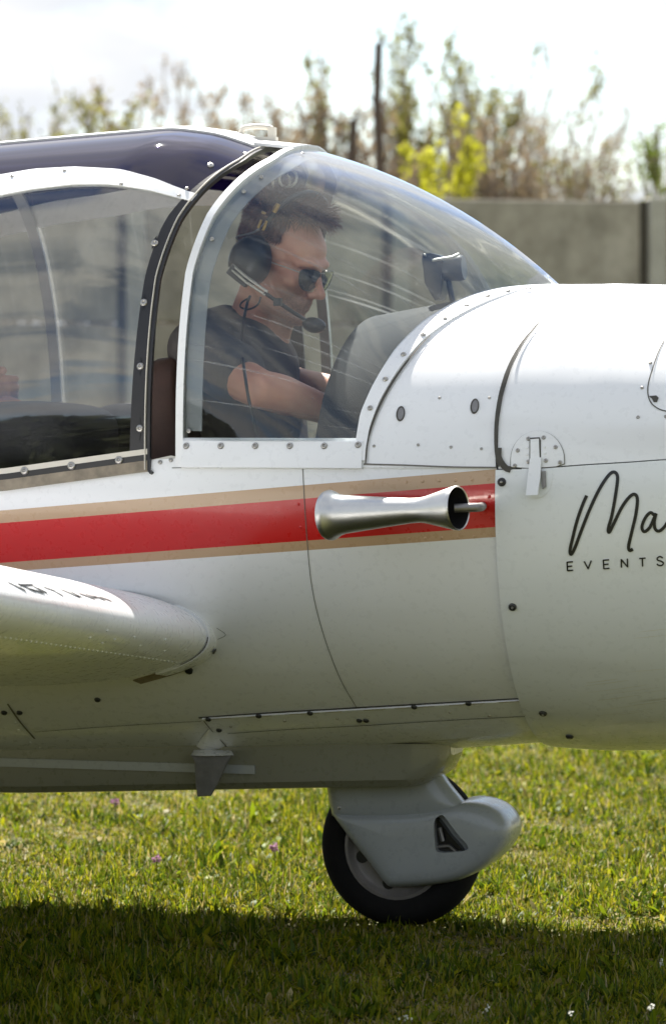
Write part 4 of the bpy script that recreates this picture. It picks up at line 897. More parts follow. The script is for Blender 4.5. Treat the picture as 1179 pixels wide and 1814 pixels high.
def make_tree(name, label, cat, px, q, top, spread, nstem=6, dens=900, leaf='bud', bk='bark', group=None, lsize=0.035, seed=0, fill=1.0, lowfrac=0.15, r0=0.035):
    rg = np.random.default_rng(seed); base = camp((px - IW / 2) / FPX * q, q, 0); H_ = CAMH + (HOR - top) / FPX * q; W_ = spread / FPX * q / 2
    root = tag(empty(name, base), label, cat, group); segs = []
    def branch(p, d, L, r, lv):
        n = 4; dd = d / np.linalg.norm(d); pts = [p]
        for k in range(n):
            dd = dd + rg.normal(0, 0.10 + 0.03 * lv, 3); dd[2] += 0.07; dd = dd / np.linalg.norm(dd); pts.append(pts[-1] + dd * L / n)
            segs.append((pts[-2], pts[-1], r * (1 - 0.7 * k / n), r * (1 - 0.7 * (k + 1) / n), lv))
        if lv < 3:
            for k in range(rg.integers(4, 8) if lv < 1 else rg.integers(3, 5)):
                i = rg.integers(1, n + 1); e = rg.normal(0, 1, 3); e = e - dd * (e @ dd); e = e / np.linalg.norm(e); branch(pts[i], dd * 0.9 + e * rg.uniform(0.25, 0.6), min(L * 0.55, W_ * 2.2) * rg.uniform(0.5, 1.0), r * 0.5, lv + 1)
    ns = int(nstem * 2.4)
    for s in range(ns):
        a = rg.uniform(0, 6.28); off = np.array([math.cos(a), math.sin(a), 0]) * W_ * rg.uniform(0, 0.9); hh = H_ * (0.98 if s == 0 else rg.uniform(0.80, 0.98) if H_ < 4.05 else rg.uniform(0.62, 0.96))
        lean = np.array([math.cos(a), math.sin(a), 0]) * W_ * 0.7 / H_ * rg.uniform(0.2, 1.0); branch(base + off, np.array([lean[0], lean[1], 1.0]), hh, r0 * rg.uniform(0.4, 1.0), 0)
    A0 = np.array([s[0] for s in segs]); A1 = np.array([s[1] for s in segs]); lv = np.array([s[4] for s in segs]); mr_ = np.where(lv < 3, 0.007, 0.0045); R0 = np.maximum(np.array([s[2] for s in segs]), mr_); R1 = np.maximum(np.array([s[3] for s in segs]), mr_)
    dz = H_ / np.percentile(A1[:, 2], 99.5); dr = W_ / np.percentile(np.hypot(A1[:, 0] - base[0], A1[:, 1] - base[1]), 82); sc_ = np.array([dr, dr, dz]); A0 = (A0 - base) * sc_ + base; A1 = (A1 - base) * sc_ + base
    t_ = A1 - A0; t_ /= np.linalg.norm(t_, axis=1)[:, None]; u_ = np.cross(t_, np.array([0.31, 0.95, 0.05])); u_ /= np.linalg.norm(u_, axis=1)[:, None]; w_ = np.cross(t_, u_); n = len(segs); V = np.zeros((n, 6, 3))
    for k in range(3):
        c_, s_ = math.cos(k * 2.0944), math.sin(k * 2.0944); V[:, k] = A0 + R0[:, None] * (u_ * c_ + w_ * s_); V[:, 3 + k] = A1 + R1[:, None] * (u_ * c_ + w_ * s_)
    bi = np.arange(n) * 6; F = np.concatenate([np.stack([bi + k, bi + (k + 1) % 3, bi + 3 + (k + 1) % 3, bi + 3 + k], 1) for k in range(3)])
    me = bpy.data.meshes.new('trunk'); fastmesh(me, V.reshape(-1, 3), F, 4); link('trunk', me, M[bk], root, smooth=False)
    ok = np.where((lv >= 1) & (A1[:, 2] > H_ * max(lowfrac, 0.78 if px < 620 else 0.55)))[0]; dens = int(dens * 2.3)
    idx = rg.choice(ok, dens); f = rg.random((dens, 1)); C_ = A0[idx] * (1 - f) + A1[idx] * f + rg.normal(0, 0.035, (dens, 3)) * fill
    u = rg.normal(0, 1, (dens, 3)); u /= np.linalg.norm(u, axis=1)[:, None]; v = np.cross(u, rg.normal(0, 1, (dens, 3))); v /= np.linalg.norm(v, axis=1)[:, None]
    sz = lsize * 0.75 * rg.uniform(0.5, 1.2, (dens, 1)); V = np.stack([C_ - u * sz, C_ + v * sz * 0.5, C_ + u * sz, C_ - v * sz * 0.5], 1).reshape(-1, 3)
    me = bpy.data.meshes.new('crown'); fastmesh(me, V, np.arange(dens * 4).reshape(-1, 4), 4); link('crown', me, M[leaf], root, smooth=False)
    return root
def fastmesh(me, V, F, k):
    me.vertices.add(len(V)); me.vertices.foreach_set('co', np.asarray(V, np.float32).reshape(-1)); nf = len(F); me.loops.add(nf * k); me.loops.foreach_set('vertex_index', np.asarray(F, np.int32).reshape(-1)); me.polygons.add(nf); me.polygons.foreach_set('loop_start', (np.arange(nf) * k).astype(np.int32)); me.polygons.foreach_set('loop_total', np.full(nf, k, np.int32)); me.update(calc_edges=True)
BK = 'bare spring trees behind the wall'
make_tree('budding_tree', 'tall budding tree with olive leaves, left edge of the tallest clump beyond the wall', 'tree', 715, 33, 55, 190, 5, 1900, 'bud', 'bark', BK, 0.045, 11)
make_tree('budding_tree', 'tall budding olive tree above the yellow flowering bush', 'tree', 800, 34, 70, 210, 6, 2200, 'bud', 'bark', BK, 0.045, 12)
make_tree('bare_tree', 'thin bare tree right of the tallest budding trees', 'tree', 885, 35, 110, 200, 6, 500, 'bud2', 'bark3', BK, 0.035, 13)
make_tree('bare_shrub', 'low twiggy shrub above the right half of the wall', 'shrub', 965, 34, 195, 210, 7, 700, 'bud2', 'bark3', BK, 0.035, 14)
make_tree('bare_shrub', 'twiggy greenish shrub above the wall post at right', 'shrub', 1065, 34, 215, 220, 8, 1000, 'bud', 'bark3', BK, 0.035, 15)
make_tree('leafing_shrub', 'shrub with fresh green leaves at the right edge', 'shrub', 1172, 31, 225, 80, 5, 500, 'newleaf', 'bark', BK, 0.045, 16)
make_tree('flowering_bush', 'bright yellow flowering bush just above the wall', 'bush', 806, 30, 232, 115, 4, 700, 'forsythia', 'bark', None, 0.05, 17, 0.8, 0.58, 0.016)
make_tree('bare_tree', 'slender bare tree above the canopy handle', 'tree', 525, 36, 112, 150, 3, 200, 'bud2', 'bark3', BK, 0.03, 18)
make_tree('bare_tree', 'faint bare tree above the middle of the dark roof', 'tree', 375, 37, 112, 150, 2, 120, 'bud2', 'bark3', BK, 0.03, 19)
make_tree('bare_tree', 'faint slender bare tree just left of the roof middle', 'tree', 318, 37, 112, 130, 2, 120, 'bud2', 'bark3', BK, 0.03, 20)
make_tree('bare_shrub', 'brownish shrub right behind the canopy handle', 'shrub', 570, 33, 178, 220, 9, 1500, 'bud2', 'bark', BK, 0.04, 21)
make_tree('bare_shrub', 'brown twiggy shrub left of the canopy handle', 'shrub', 440, 33, 188, 240, 9, 1500, 'bud2', 'bark3', BK, 0.04, 22)
make_tree('bare_shrub', 'brown twiggy shrub above the middle of the roof', 'shrub', 290, 33, 182, 240, 9, 1500, 'bud2', 'bark3', BK, 0.04, 23)
make_tree('olive_bush', 'olive green bush above the left of the roof', 'bush', 165, 32, 192, 190, 7, 1200, 'bud', 'bark', BK, 0.05, 24, 1.5)
make_tree('bare_shrub', 'pale twiggy shrub at the left edge', 'shrub', 30, 33, 200, 210, 9, 1000, 'bud', 'bark3', BK, 0.04, 25)
make_tree('bare_shrub', 'dense brown shrub between the yellow bush and the dark trunk', 'shrub', 690, 32, 190, 200, 7, 1100, 'bud2', 'bark', BK, 0.04, 26)
make_tree('bare_shrub', 'brown twiggy shrub behind the yellow bush', 'shrub', 860, 33, 190, 200, 6, 700, 'bud2', 'bark', BK, 0.04, 27)
for (px, top, w, lab) in ((670, 78, 17, 'straight dark bare trunk, the tallest beyond the wall'), (623, 212, 18, 'short dark broken trunk beside the tall one')):
    q = 31.5; b0 = camp((px - IW / 2) / FPX * q, q); H_ = CAMH + (HOR - top) / FPX * q; r = w / FPX * q / 2; root = tag(empty('dead_trunk', b0), lab, 'trunk'); mb = MB(); rr = np.random.default_rng(px)
    pts = [b0 + np.array([rr.normal(0, 0.012), rr.normal(0, 0.012), H_ * k / 8]) for k in range(9)]; mb.tube(pts, [r * (1.3 - 0.45 * k / 8) for k in range(9)], 8); mb.build('trunk', M['bark2'], root, angle=60)
    for k in range(9):
        i = rr.integers(3, 9); a = rr.uniform(0, 6.28); mb = MB(); e = np.array([math.cos(a), math.sin(a), 0.8]); mb.tube([pts[i], pts[i] + e * 0.04, pts[i] + e * 0.08 + np.array([0, 0, 0.03])], [0.02, 0.012, 0.004], 5); mb.build('stub_branch', M['bark2'], root)

# added unseen wood behind the camera to darken low canopy reflections and horizon light
rg = np.random.default_rng(77); n = 60000; l = rg.uniform(-120, 120, n); q = -48 - 9 * rg.random(n) + 0.0015 * l * l; hh = 7.6 + 1.6 * np.sin(l * 0.21) + 1.1 * np.sin(l * 0.53 + 1) + 0.8 * np.sin(l * 1.3 + 2); z = hh * rg.random(n) ** 0.75; C_ = CAM + l[:, None] * RV + q[:, None] * DV; C_[:, 2] = z
u = rg.normal(0, 1, (n, 3)); u /= np.linalg.norm(u, axis=1)[:, None]; v = np.cross(u, rg.normal(0, 1, (n, 3))); v /= np.linalg.norm(v, axis=1)[:, None]; sz = rg.uniform(0.5, 1.1, (n, 1)); me = bpy.data.meshes.new('added_wood'); fastmesh(me, np.stack([C_ - u * sz, C_ + v * sz * 0.7, C_ + u * sz, C_ - v * sz * 0.7], 1).reshape(-1, 3), np.arange(n * 4).reshape(-1, 4), 4)
tag(link('added_wood', me, leafmat('added wood leaves', (0.06, 0.065, 0.035), 0.3), None, smooth=False), 'added unseen wood behind the viewer that darkens low canopy reflections', 'wood', kind='stuff')
# grass: single blades, leafy weeds
t = NT('grass blades'); at_ = t.node('ShaderNodeAttribute', attribute_name='tone'); col = at_.outputs['Color']
d = t.node('ShaderNodeBsdfDiffuse'); tl = t.node('ShaderNodeBsdfTranslucent'); t.l.new(col, d.inputs[0]); t.l.new(col, tl.inputs[0]); gl = t.node('ShaderNodeBsdfGlossy'); gl.inputs['Roughness'].default_value = 0.42; gl.inputs[0].default_value = (0.9, 0.95, 0.85, 1)
m1 = t.node('ShaderNodeMixShader'); m1.inputs[0].default_value = 0.52; t.l.new(d.outputs[0], m1.inputs[1]); t.l.new(tl.outputs[0], m1.inputs[2])
m2 = t.node('ShaderNodeMixShader'); m2.inputs[0].default_value = 0.01; t.l.new(m1.outputs[0], m2.inputs[1]); t.l.new(gl.outputs[0], m2.inputs[2]); M['grass'] = t.done(m2.outputs[0])
def vnoise(x, y, f, seed):
    rg = np.random.default_rng(seed); s = 0
    for k in range(5):
        a = rg.uniform(0, 6.28); p = rg.uniform(0, 6.28); w = f * rg.uniform(0.6, 1.6); s = s + np.sin((x * math.cos(a) + y * math.sin(a)) * w + p)
    return s / 5
PALG = np.array([(0.155, 0.200, 0.008), (0.260, 0.262, 0.008), (0.070, 0.115, 0.008), (0.290, 0.255, 0.020), (0.035, 0.065, 0.007), (0.310, 0.245, 0.080), (0.400, 0.335, 0.170)])
def blades(name, n, qr, hmin, hmax, wmin, wmax, bendk, segs, probs, seed, flat=0.0, label=None, clump=0):
    rg = np.random.default_rng(seed); u = rg.random(n); q = qr[0] * (qr[1] / qr[0]) ** u; l = rg.uniform(-1, 1, n) * (q * 0.098 + 0.45)
    if clump:
        m = n // clump; ci = np.repeat(np.arange(m), clump)[:n]; ci = np.concatenate([ci, rg.integers(0, m, n - len(ci))]); q = q[ci] + rg.normal(0, 0.006, n); l = l[ci] + rg.normal(0, 0.006, n)
    X = CAM[0] + RV[0] * l + DV[0] * q; Y = CAM[1] + RV[1] * l + DV[1] * q
    pn = vnoise(X, Y, 5.5, 1); pn2 = vnoise(X, Y, 16, 2)
    pn3 = vnoise(X, Y, 38, 3); h = rg.uniform(hmin, hmax, n) * np.clip(1 + 0.55 * pn + 0.45 * pn2 + 0.45 * pn3, 0.25, 2.2); w = rg.uniform(wmin, wmax, n)
    a = rg.uniform(0, 2 * np.pi, n); tilt = rg.normal(0, 0.28, n) + flat; tw = rg.uniform(0, 2 * np.pi, n); bend = rg.uniform(0.2, 1.0, n) * bendk
    dx, dy = np.cos(a), np.sin(a); sx, sy = -np.sin(a) , np.cos(a)
    V = np.zeros((n, 2 * segs + 1, 3)); 
    for k in range(segs + 1):
        f = k / segs; ang = tilt + bend * f; r_ = h * f * np.sin(ang); z = h * f * np.cos(ang); z = np.maximum(z, 0.002 + 0.004 * f); cx_ = X + dx * r_; cy_ = Y + dy * r_
        ww = w * (1 - f ** 2.2) * (0.55 + 0.9 * f if flat > 0.4 else 1.0) / 2
        if k < segs: V[:, 2 * k] = np.stack([cx_ - sx * ww, cy_ - sy * ww, z], 1); V[:, 2 * k + 1] = np.stack([cx_ + sx * ww, cy_ + sy * ww, z], 1)
        else: V[:, 2 * segs] = np.stack([cx_, cy_, z], 1)
    base = np.arange(n) * (2 * segs + 1); F = []
    for k in range(segs - 1):
        F.append(np.stack([base + 2 * k, base + 2 * k + 1, base + 2 * k + 3], 1)); F.append(np.stack([base + 2 * k, base + 2 * k + 3, base + 2 * k + 2], 1))
    F.append(np.stack([base + 2 * segs - 2, base + 2 * segs - 1, base + 2 * segs], 1)); F = np.concatenate(F)
    me = bpy.data.meshes.new(name); me.vertices.add(V.shape[0] * V.shape[1]); me.vertices.foreach_set('co', V.reshape(-1).astype(np.float32)); nf = len(F); me.loops.add(nf * 3); me.loops.foreach_set('vertex_index', F.reshape(-1).astype(np.int32)); me.polygons.add(nf); me.polygons.foreach_set('loop_start', (np.arange(nf) * 3).astype(np.int32)); me.polygons.foreach_set('loop_total', np.full(nf, 3, np.int32)); me.update(calc_edges=True)
    ti = rg.choice(len(PALG), n, p=probs); dry = (0.8 * pn + 0.7 * pn2 + 0.5 * pn3 + rg.normal(0, 0.25, n)) < -0.38; dark = (0.8 * pn2 + 0.8 * pn3 + rg.normal(0, 0.25, n)) > 0.42; ti = np.where(dry & (rg.random(n) < 0.45), rg.choice([3, 5, 6], n), ti); ti = np.where(dark & (rg.random(n) < 0.5), rg.choice([0, 2, 4], n), ti)
    c = PALG[ti] * 0.87 * rg.uniform(0.7, 1.3, (n, 1)); c = np.concatenate([c, np.ones((n, 1))], 1); ca = me.color_attributes.new('tone', 'FLOAT_COLOR', 'POINT'); ca.data.foreach_set('color', np.repeat(c, 2 * segs + 1, axis=0).reshape(-1).astype(np.float32))
    o = link(name, me, M['grass'], None, smooth=False); return tag(o, label, 'grass', kind='stuff')
blades('grass', 230000, (5.4, 13.5), 0.012, 0.038, 0.0024, 0.0055, 1.1, 3, [.26, .24, .16, .12, .10, .08, .04], 31, label='short uneven sunlit grass of the airfield')
blades('tall_grass', 6000, (5.4, 13.5), 0.035, 0.07, 0.0020, 0.0038, 0.7, 3, [.30, .26, .16, .10, .10, .05, .03], 32, label='longer thin grass tufts in the lawn', clump=9)
blades('broad_weeds', 9000, (5.4, 13.5), 0.028, 0.058, 0.010, 0.021, 0.8, 3, [.34, .26, .26, .06, .06, .01, .01], 35, flat=0.75, label='larger leaf rosettes standing out of the lawn', clump=9)
blades('leafy_weeds', 52000, (5.4, 13.5), 0.013, 0.040, 0.006, 0.015, 0.7, 3, [.24, .22, .26, .08, .18, .01, .01], 33, flat=0.85, label='broad leaved weeds low in the lawn', clump=6)
blades('dry_litter', 60000, (5.4, 13.5), 0.015, 0.04, 0.0025, 0.006, 0.4, 2, [.02, .03, .02, .13, .05, .35, .40], 34, flat=1.15, label='dry straw litter between the grass')
# flowers
M['petal'] = leafmat('white petals', (0.75, 0.75, 0.68), 0.4); M['stem'] = leafmat('green stem', (0.10, 0.16, 0.03)); M['clover'] = leafmat('mauve clover head', (0.34, 0.19, 0.28))
for i, (px, py, h, lab) in enumerate([(1153, 1786, 0.075, 'white flower on a thin stem, bottom right corner'), (1011, 1794, 0.06, 'small white flower at the bottom, left of the corner flower'), (862, 1788, 0.055, 'small white flower at the bottom under the wheel fairing nose'), (716, 1803, 0.05, 'small white flower at the bottom edge below the wheel'), (1171, 1706, 0.06, 'white flower in shade at the right edge')]):
    q = FPX * (CAMH - h) / (py - HOR); p = camp((px - IW / 2) / FPX * q, q, 0); root = tag(empty('wild_flower', p), lab, 'flower', 'small white flowers in the shaded grass'); rg = np.random.default_rng(i)
    mb = MB(); mb.tube([p, p + np.array([0.004, 0, h * 0.5]), p + np.array([0, 0, h])], [0.0014, 0.0012, 0.001], 5); mb.build('stem', M['stem'], root)
    mb = MB()
    for k in range(10):
        c = p + np.array([rg.normal(0, 0.0036), rg.normal(0, 0.0036), h + rg.normal(0, 0.003)]); e = unit(rg.normal(0, 1, 3)) * 0.0026; f = unit(np.cross(e, rg.normal(0, 1, 3))) * 0.0026; mb.add([c - e, c + f, c + e, c - f], [(0, 1, 2, 3)])
    mb.build('flower_head', M['petal'], root, smooth=False)
for i, (px, py, lab) in enumerate([(278, 1522, 'mauve clover head in the sunlit grass left of the wheel'), (486, 1501, 'pinkish clover head nearest the wheel on its left'), (204, 1420, 'mauve clover head just under the belly at left')]):
    h = 0.05; q = FPX * (CAMH - h) / (py - HOR); p = camp((px - IW / 2) / FPX * q, q, 0); root = tag(empty('clover_flower', p), lab, 'flower', 'clover heads in the lawn'); mb = MB(); mb.tube([p, p + np.array([0, 0, h])], 0.0014, 5); mb.build('stem', M['stem'], root); rg = np.random.default_rng(i + 50); mb = MB()
    for k in range(30):
        e = unit(rg.normal(0, 1, 3)); c = p + np.array([0, 0, h]) + e * 0.008; f = unit(np.cross(e, rg.normal(0, 1, 3))) * 0.003; mb.add([c - e * 0.005, c + f, c + e * 0.006, c - f], [(0, 1, 2, 3)])
    mb.build('flower_head', M['clover'], root, smooth=False)

# ------------------------------------------------------------------ people
def ico(sub=3):
    bm = bmesh.new(); bmesh.ops.create_icosphere(bm, subdivisions=sub, radius=1.0); v = np.array([tuple(x.co) for x in bm.verts]); f = [tuple(x.index for x in y.verts) for y in bm.faces]; bm.free(); return v, f
ICO = ico(3); ICO4 = ico(5)
def ell(mb, c, r, rot=None):
    v = ICO[0] * np.asarray(r, float)
    if rot is not None: v = v @ np.array(rot).T
    mb.add(v + np.asarray(c, float), ICO[1])
def limb(mb, pts, rad, n=14, flat=None):
    pts = crom(pts, 5); rr = np.interp(np.linspace(0, 1, len(pts)), np.linspace(0, 1, len(rad)), rad)
    mb.tube(pts, list(rr), n); ell(mb, pts[0], [rr[0]] * 3); ell(mb, pts[-1], [rr[-1]] * 3)
def blob(name, mb, mat, parent, voxel, smooth=6, fac=0.5):
    me = mb.mesh(name); o = bpy.data.objects.new(name + '_tmp', me); COL.objects.link(o)
    r = o.modifiers.new('r', 'REMESH'); r.mode = 'VOXEL'; r.voxel_size = voxel; s = o.modifiers.new('s', 'SMOOTH'); s.factor = fac; s.iterations = smooth
    dg = bpy.context.evaluated_depsgraph_get(); dg.update(); m2 = bpy.data.meshes.new_from_object(o.evaluated_get(dg)); bpy.data.objects.remove(o); m2.materials.clear()
    return link(name, m2, mat, parent, True, 180)
def skinmat(name, c, stub=None):
    t = NT(name); a = t.noise(30, 5, 0.6); b = t.noise(260, 3, 0.6); col = t.mix(t.range(a, 0.35, 0.7, 0, 0.5), (*c, 1), (c[0] * 0.92, c[1] * 0.72, c[2] * 0.66, 1))
    if stub is not None:
        vm = t.node('ShaderNodeVectorMath', operation='DISTANCE'); t.l.new(t.coord(), vm.inputs[0]); vm.inputs[1].default_value = stub
        k = t.math('MULTIPLY', t.range(vm.outputs['Value'], 0.035, 0.075, 0.75, 0.0), t.range(t.noise(420, 2), 0.3, 0.6, 0.45, 1.0)); col = t.mix(k, col, (0.12, 0.065, 0.045, 1))
    n = t.node('ShaderNodeBsdfPrincipled'); t.l.new(col, n.inputs['Base Color']); n.inputs['Roughness'].default_value = 0.5; n.inputs['Subsurface Weight'].default_value = 0.12; n.inputs['Subsurface Radius'].default_value = (0.01, 0.004, 0.002); n.inputs['Subsurface Scale'].default_value = 0.6
    t.l.new(t.bump(b, 0.15, 0.001), n.inputs['Normal']); return t.done(n.outputs[0])
def cloth(name, c):
    t = NT(name); a = t.noise(7, 4, 0.55, stretch=(1.2, 1.2, 0.6)); b = t.noise(400, 2); col = t.mix(t.noise(25, 4), tuple(x * 0.85 for x in c) + (1,), tuple(x * 1.15 for x in c) + (1,))
    h = t.math('ADD', t.math('MULTIPLY', a, 1.0), t.math('MULTIPLY', b, 0.02)); return t.done(t.pbsdf(col, 0.9, 0, t.bump(h, 0.55, 0.03), spec=0.2))
M['skin'] = skinmat('tanned skin', (0.46, 0.225, 0.15)); M['shirt'] = cloth('charcoal t-shirt', (0.115, 0.102, 0.096)); M['shirt2'] = cloth('navy shirt', (0.022, 0.03, 0.05)); M['trousers'] = cloth('dark trousers', (0.03, 0.032, 0.04))
M['hair'] = simple('dark brown hair', (0.125, 0.052, 0.028), 0.5, 0, 0.4, 60)
def person(dx, label, yaw, pitch, HC, shirt, Yp, hairmat):
    """dx shifts the whole pose along the photograph's x (pixels); HC head centre pixel"""
    A = lambda px, py, y: at(px + dx, py, y)
    Rm = Matrix.Rotation(yaw, 3, 'Z') @ Matrix.Rotation(pitch, 3, 'Y'); H0 = A(HC[0], HC[1], Yp); S = 0.95
    Lc = lambda x, y, z: H0 + np.array(Rm @ Vector((x * S, y * S, z * S))); Ra = np.array(Rm)
    E = lambda mb, c, r: ell(mb, Lc(*c), np.array(r) * S, Ra)
    body = MB()
    E(body, (-0.014, 0, 0.045), (0.098, 0.076, 0.086)); E(body, (0.042, 0, 0.042), (0.050, 0.062, 0.056)); E(body, (0.040, 0, -0.02), (0.048, 0.055, 0.062)); E(body, (0.078, 0, -0.005), (0.016, 0.036, 0.03))
    for s in (-1, 1):
        E(body, (0.058, s * 0.040, -0.020), (0.026, 0.020, 0.020)); limb(body, [Lc(-0.004, s * 0.052, -0.055), Lc(0.03, s * 0.043, -0.085), Lc(0.068, s * 0.016, -0.103)], [0.022, 0.020, 0.017]); E(body, (0.104, s * 0.013, -0.041), (0.011, 0.009, 0.009)); E(body, (-0.012, s * 0.078, 0.0), (0.020, 0.010, 0.032))
        limb(body, [Lc(0.087, 0, -0.0600), Lc(0.094, s * 0.010, -0.0605), Lc(0.084, s * 0.022, -0.066)], [0.007, 0.006, 0.004]); limb(body, [Lc(0.088, 0, -0.077), Lc(0.091, s * 0.010, -0.0765), Lc(0.082, s * 0.020, -0.070)], [0.0075, 0.007, 0.004])
        limb(body, [Lc(0.094, s * 0.006, 0.024), Lc(0.090, s * 0.028, 0.028), Lc(0.072, s * 0.046, 0.020)], [0.010, 0.011, 0.009])
    E(body, (0.064, 0, -0.066), (0.028, 0.030, 0.030)); E(body, (0.080, 0, -0.103), (0.019, 0.021, 0.017)); limb(body, [Lc(0.092, 0, 0.018), Lc(0.106, 0, -0.012), Lc(0.121, 0, -0.034)], [0.009, 0.0095, 0.0115]); E(body, (0.10, 0, -0.043), (0.014, 0.007, 0.006))
    nb = A(432, 606, Yp); limb(body, [Lc(-0.018, 0, -0.03), (Lc(-0.018, 0, -0.07) * 0.5 + nb * 0.5), nb], [0.055, 0.055, 0.064]); limb(body, [Lc(0.03, 0, -0.085), nb + np.array([0.055, 0, -0.01])], [0.035, 0.04])
    sN, eN, wN = A(350, 622, Yp - 0.18), A(462, 690, -0.405), A(606, 736, -0.27); sF, eF, wF = A(445, 616, Yp + 0.18), A(474, 676, 0.24), A(604, 690, -0.02)
    ch = A(395, 690, Yp); pv = A(385, 880, Yp)
    def torso(mb, g):
        limb(mb, [sN + np.array([0, 0.01, 0]), (sN + sF) / 2 + np.array([0.0, 0, 0.012]), sF - np.array([0, 0.01, 0])], [0.060 + g, 0.078 + g, 0.060 + g])
        limb(mb, [nb + np.array([-0.005, -0.05, -0.010]), sN + np.array([0, 0.03, 0.012])], [0.034 + g, 0.050 + g]); limb(mb, [nb + np.array([-0.005, 0.05, -0.010]), sF + np.array([0, -0.03, 0.012])], [0.034 + g, 0.050 + g])
        for c, r in ((nb * 0.35 + ch * 0.65 + np.array([0.02, 0, 0.0]), (0.118, 0.175, 0.12)), (ch + np.array([0.035, 0, -0.05]), (0.128, 0.172, 0.14)), ((ch + pv) / 2 + np.array([0.03, 0, -0.01]), (0.13, 0.158, 0.14)), (pv + np.array([0.0, 0, 0.02]), (0.135, 0.17, 0.12))): ell(mb, c, np.array(r) + g)
    torso(body, -0.004)
    limb(body, [sN, sN * 0.45 + eN * 0.55 + np.array([0, 0, -0.004]), eN], [0.052, 0.046, 0.040]); limb(body, [eN, eN * 0.72 + wN * 0.28 + np.array([0, 0, 0.003]), wN], [0.040, 0.041, 0.0265])
    limb(body, [sF, (sF + eF) / 2, eF], [0.052, 0.045, 0.040]); limb(body, [eF, eF * 0.7 + wF * 0.3, wF], [0.040, 0.041, 0.0265])
    for w, e, s in ((wN, eN, -1), (wF, eF, 1)):                 # hands closed on the yoke
        d = unit(w - e); d = unit(d * np.array([1, 0.6, 0.6])); side = unit(np.cross(d, [0, 0, 1.0])); up_ = np.cross(side, d); pc = w + d * 0.048
        ell(body, pc, (0.044, 0.020, 0.038), np.column_stack([d, side, up_]))
        for k, (L, r) in enumerate(((0.040, 0.0088), (0.045, 0.0092), (0.042, 0.0088), (0.034, 0.0078))):
            b = pc + d * 0.034 + up_ * (0.027 - 0.018 * k); limb(body, [b, b + d * L * 0.55 + side * s * -0.006, b + d * L * 0.55 + side * s * -0.030, b + d * L * 0.15 + side * s * -0.040], [r, r, r * 0.95, r * 0.85], 8)
        b = pc - d * 0.010 + up_ * 0.030; limb(body, [b, b + d * 0.022 + up_ * 0.016, b + d * 0.048 + up_ * 0.014 - side * s * 0.012], [0.013, 0.0105, 0.0085], 8)
    o = blob('person', body, M['skin'], None, 0.0042, 5); tag(o, label, 'person')
    sh_ = MB(); torso(sh_, 0.006); 
    limb(sh_, [sN + np.array([0, 0, 0.004]), sN * 0.70 + eN * 0.30, sN * 0.42 + eN * 0.58], [0.064, 0.066, 0.066]); limb(sh_, [sF, sF * 0.45 + eF * 0.55], [0.062, 0.064]); ell(sh_, nb + np.array([-0.012, 0, -0.026]), (0.072, 0.078, 0.032))
    blob('shirt', sh_, M[shirt], o, 0.0055, 4)
    tr = MB()
    for s in (-1, 1): limb(tr, [pv + np.array([0.02, s * 0.08, -0.02]), pv + np.array([0.25, s * 0.11, 0.02]), pv + np.array([0.40, s * 0.12, -0.02])], [0.088, 0.080, 0.062]); limb(tr, [pv + np.array([0.40, s * 0.12, -0.02]), pv + np.array([0.50, s * 0.12, -0.16])], [0.06, 0.05])
    ell(tr, pv, (0.14, 0.18, 0.10)); blob('trousers', tr, M['trousers'], o, 0.012, 3)
    # hair: textured cap and strands
    rg = np.random.default_rng(5); n = 14000; cc = np.array([-0.014, 0, 0.045]); rr = np.array([0.099, 0.077, 0.087])
    keep = lambda u: (u[2] > 0.66 - 0.55 * max(0, -u[0]) * 2.2 and u[0] < 0.90) or (u[0] < -0.15 and u[2] > -0.62) or (u[0] < 0.40 and u[2] > 0.10)
    vol = lambda u: 1.05 + 0.20 * max(0, u[2]) ** 1.5 + 0.10 * max(0, u[2]) * max(0, u[0])
    bmp = lambda u: 0.035 * (math.sin(11 * u[0] + 7 * u[1]) + math.sin(13 * u[1] - 9 * u[2] + 2) + math.sin(17 * u[0] - 5 * u[2])) * max(0, u[2] + 0.2)
    v, fc = ICO4; kf = [f for f in fc if all(keep(v[i]) for i in f)]; cap = MB(); cap.add([Lc(*(cc + v_ * rr * (vol(v_) + bmp(v_) * 0.6))) for v_ in v], kf); cap.build('hair', hairmat, o, fix=False, angle=180)
    U = []
    while len(U) < n:
        u = unit(rg.normal(0, 1, 3))
        if keep(u): U.append(u)
    U = np.array(U); top = np.clip((U[:, 2] - 0.30) / 0.45, 0, 1); fr = np.clip((U[:, 0] + 0.1) / 0.7, 0, 1); L = (0.014 + 0.018 * top + 0.014 * top * fr) * rg.uniform(0.6, 1.2, n)
    P = cc + U * rr * np.array([vol(u) + bmp(u) * 0.6 - 0.02 for u in U])[:, None]
    D = U * 0.45 + np.stack([0.75 * top * (0.35 + fr) - 0.5 * (1 - top), 0 * top, 0.25 * top * fr - 0.75 * (1 - top)], 1); swl = np.stack([np.sin(23 * U[:, 1] + 9 * U[:, 0]), np.cos(19 * U[:, 0] + 13 * U[:, 1]), np.sin(17 * U[:, 2] - 11 * U[:, 1])], 1); D = D + 0.35 * swl + rg.normal(0, 0.12, (n, 3)); D /= np.linalg.norm(D, axis=1)[:, None]
    cu = 0.30 * np.roll(swl, 1, axis=1) + rg.normal(0, 0.12, (n, 3)); sd = np.cross(D, rg.normal(0, 1, (n, 3))); sd /= np.linalg.norm(sd, axis=1)[:, None]; w = rg.uniform(0.0009, 0.0018, n); V = np.zeros((n, 10, 3)); Q = P.copy()
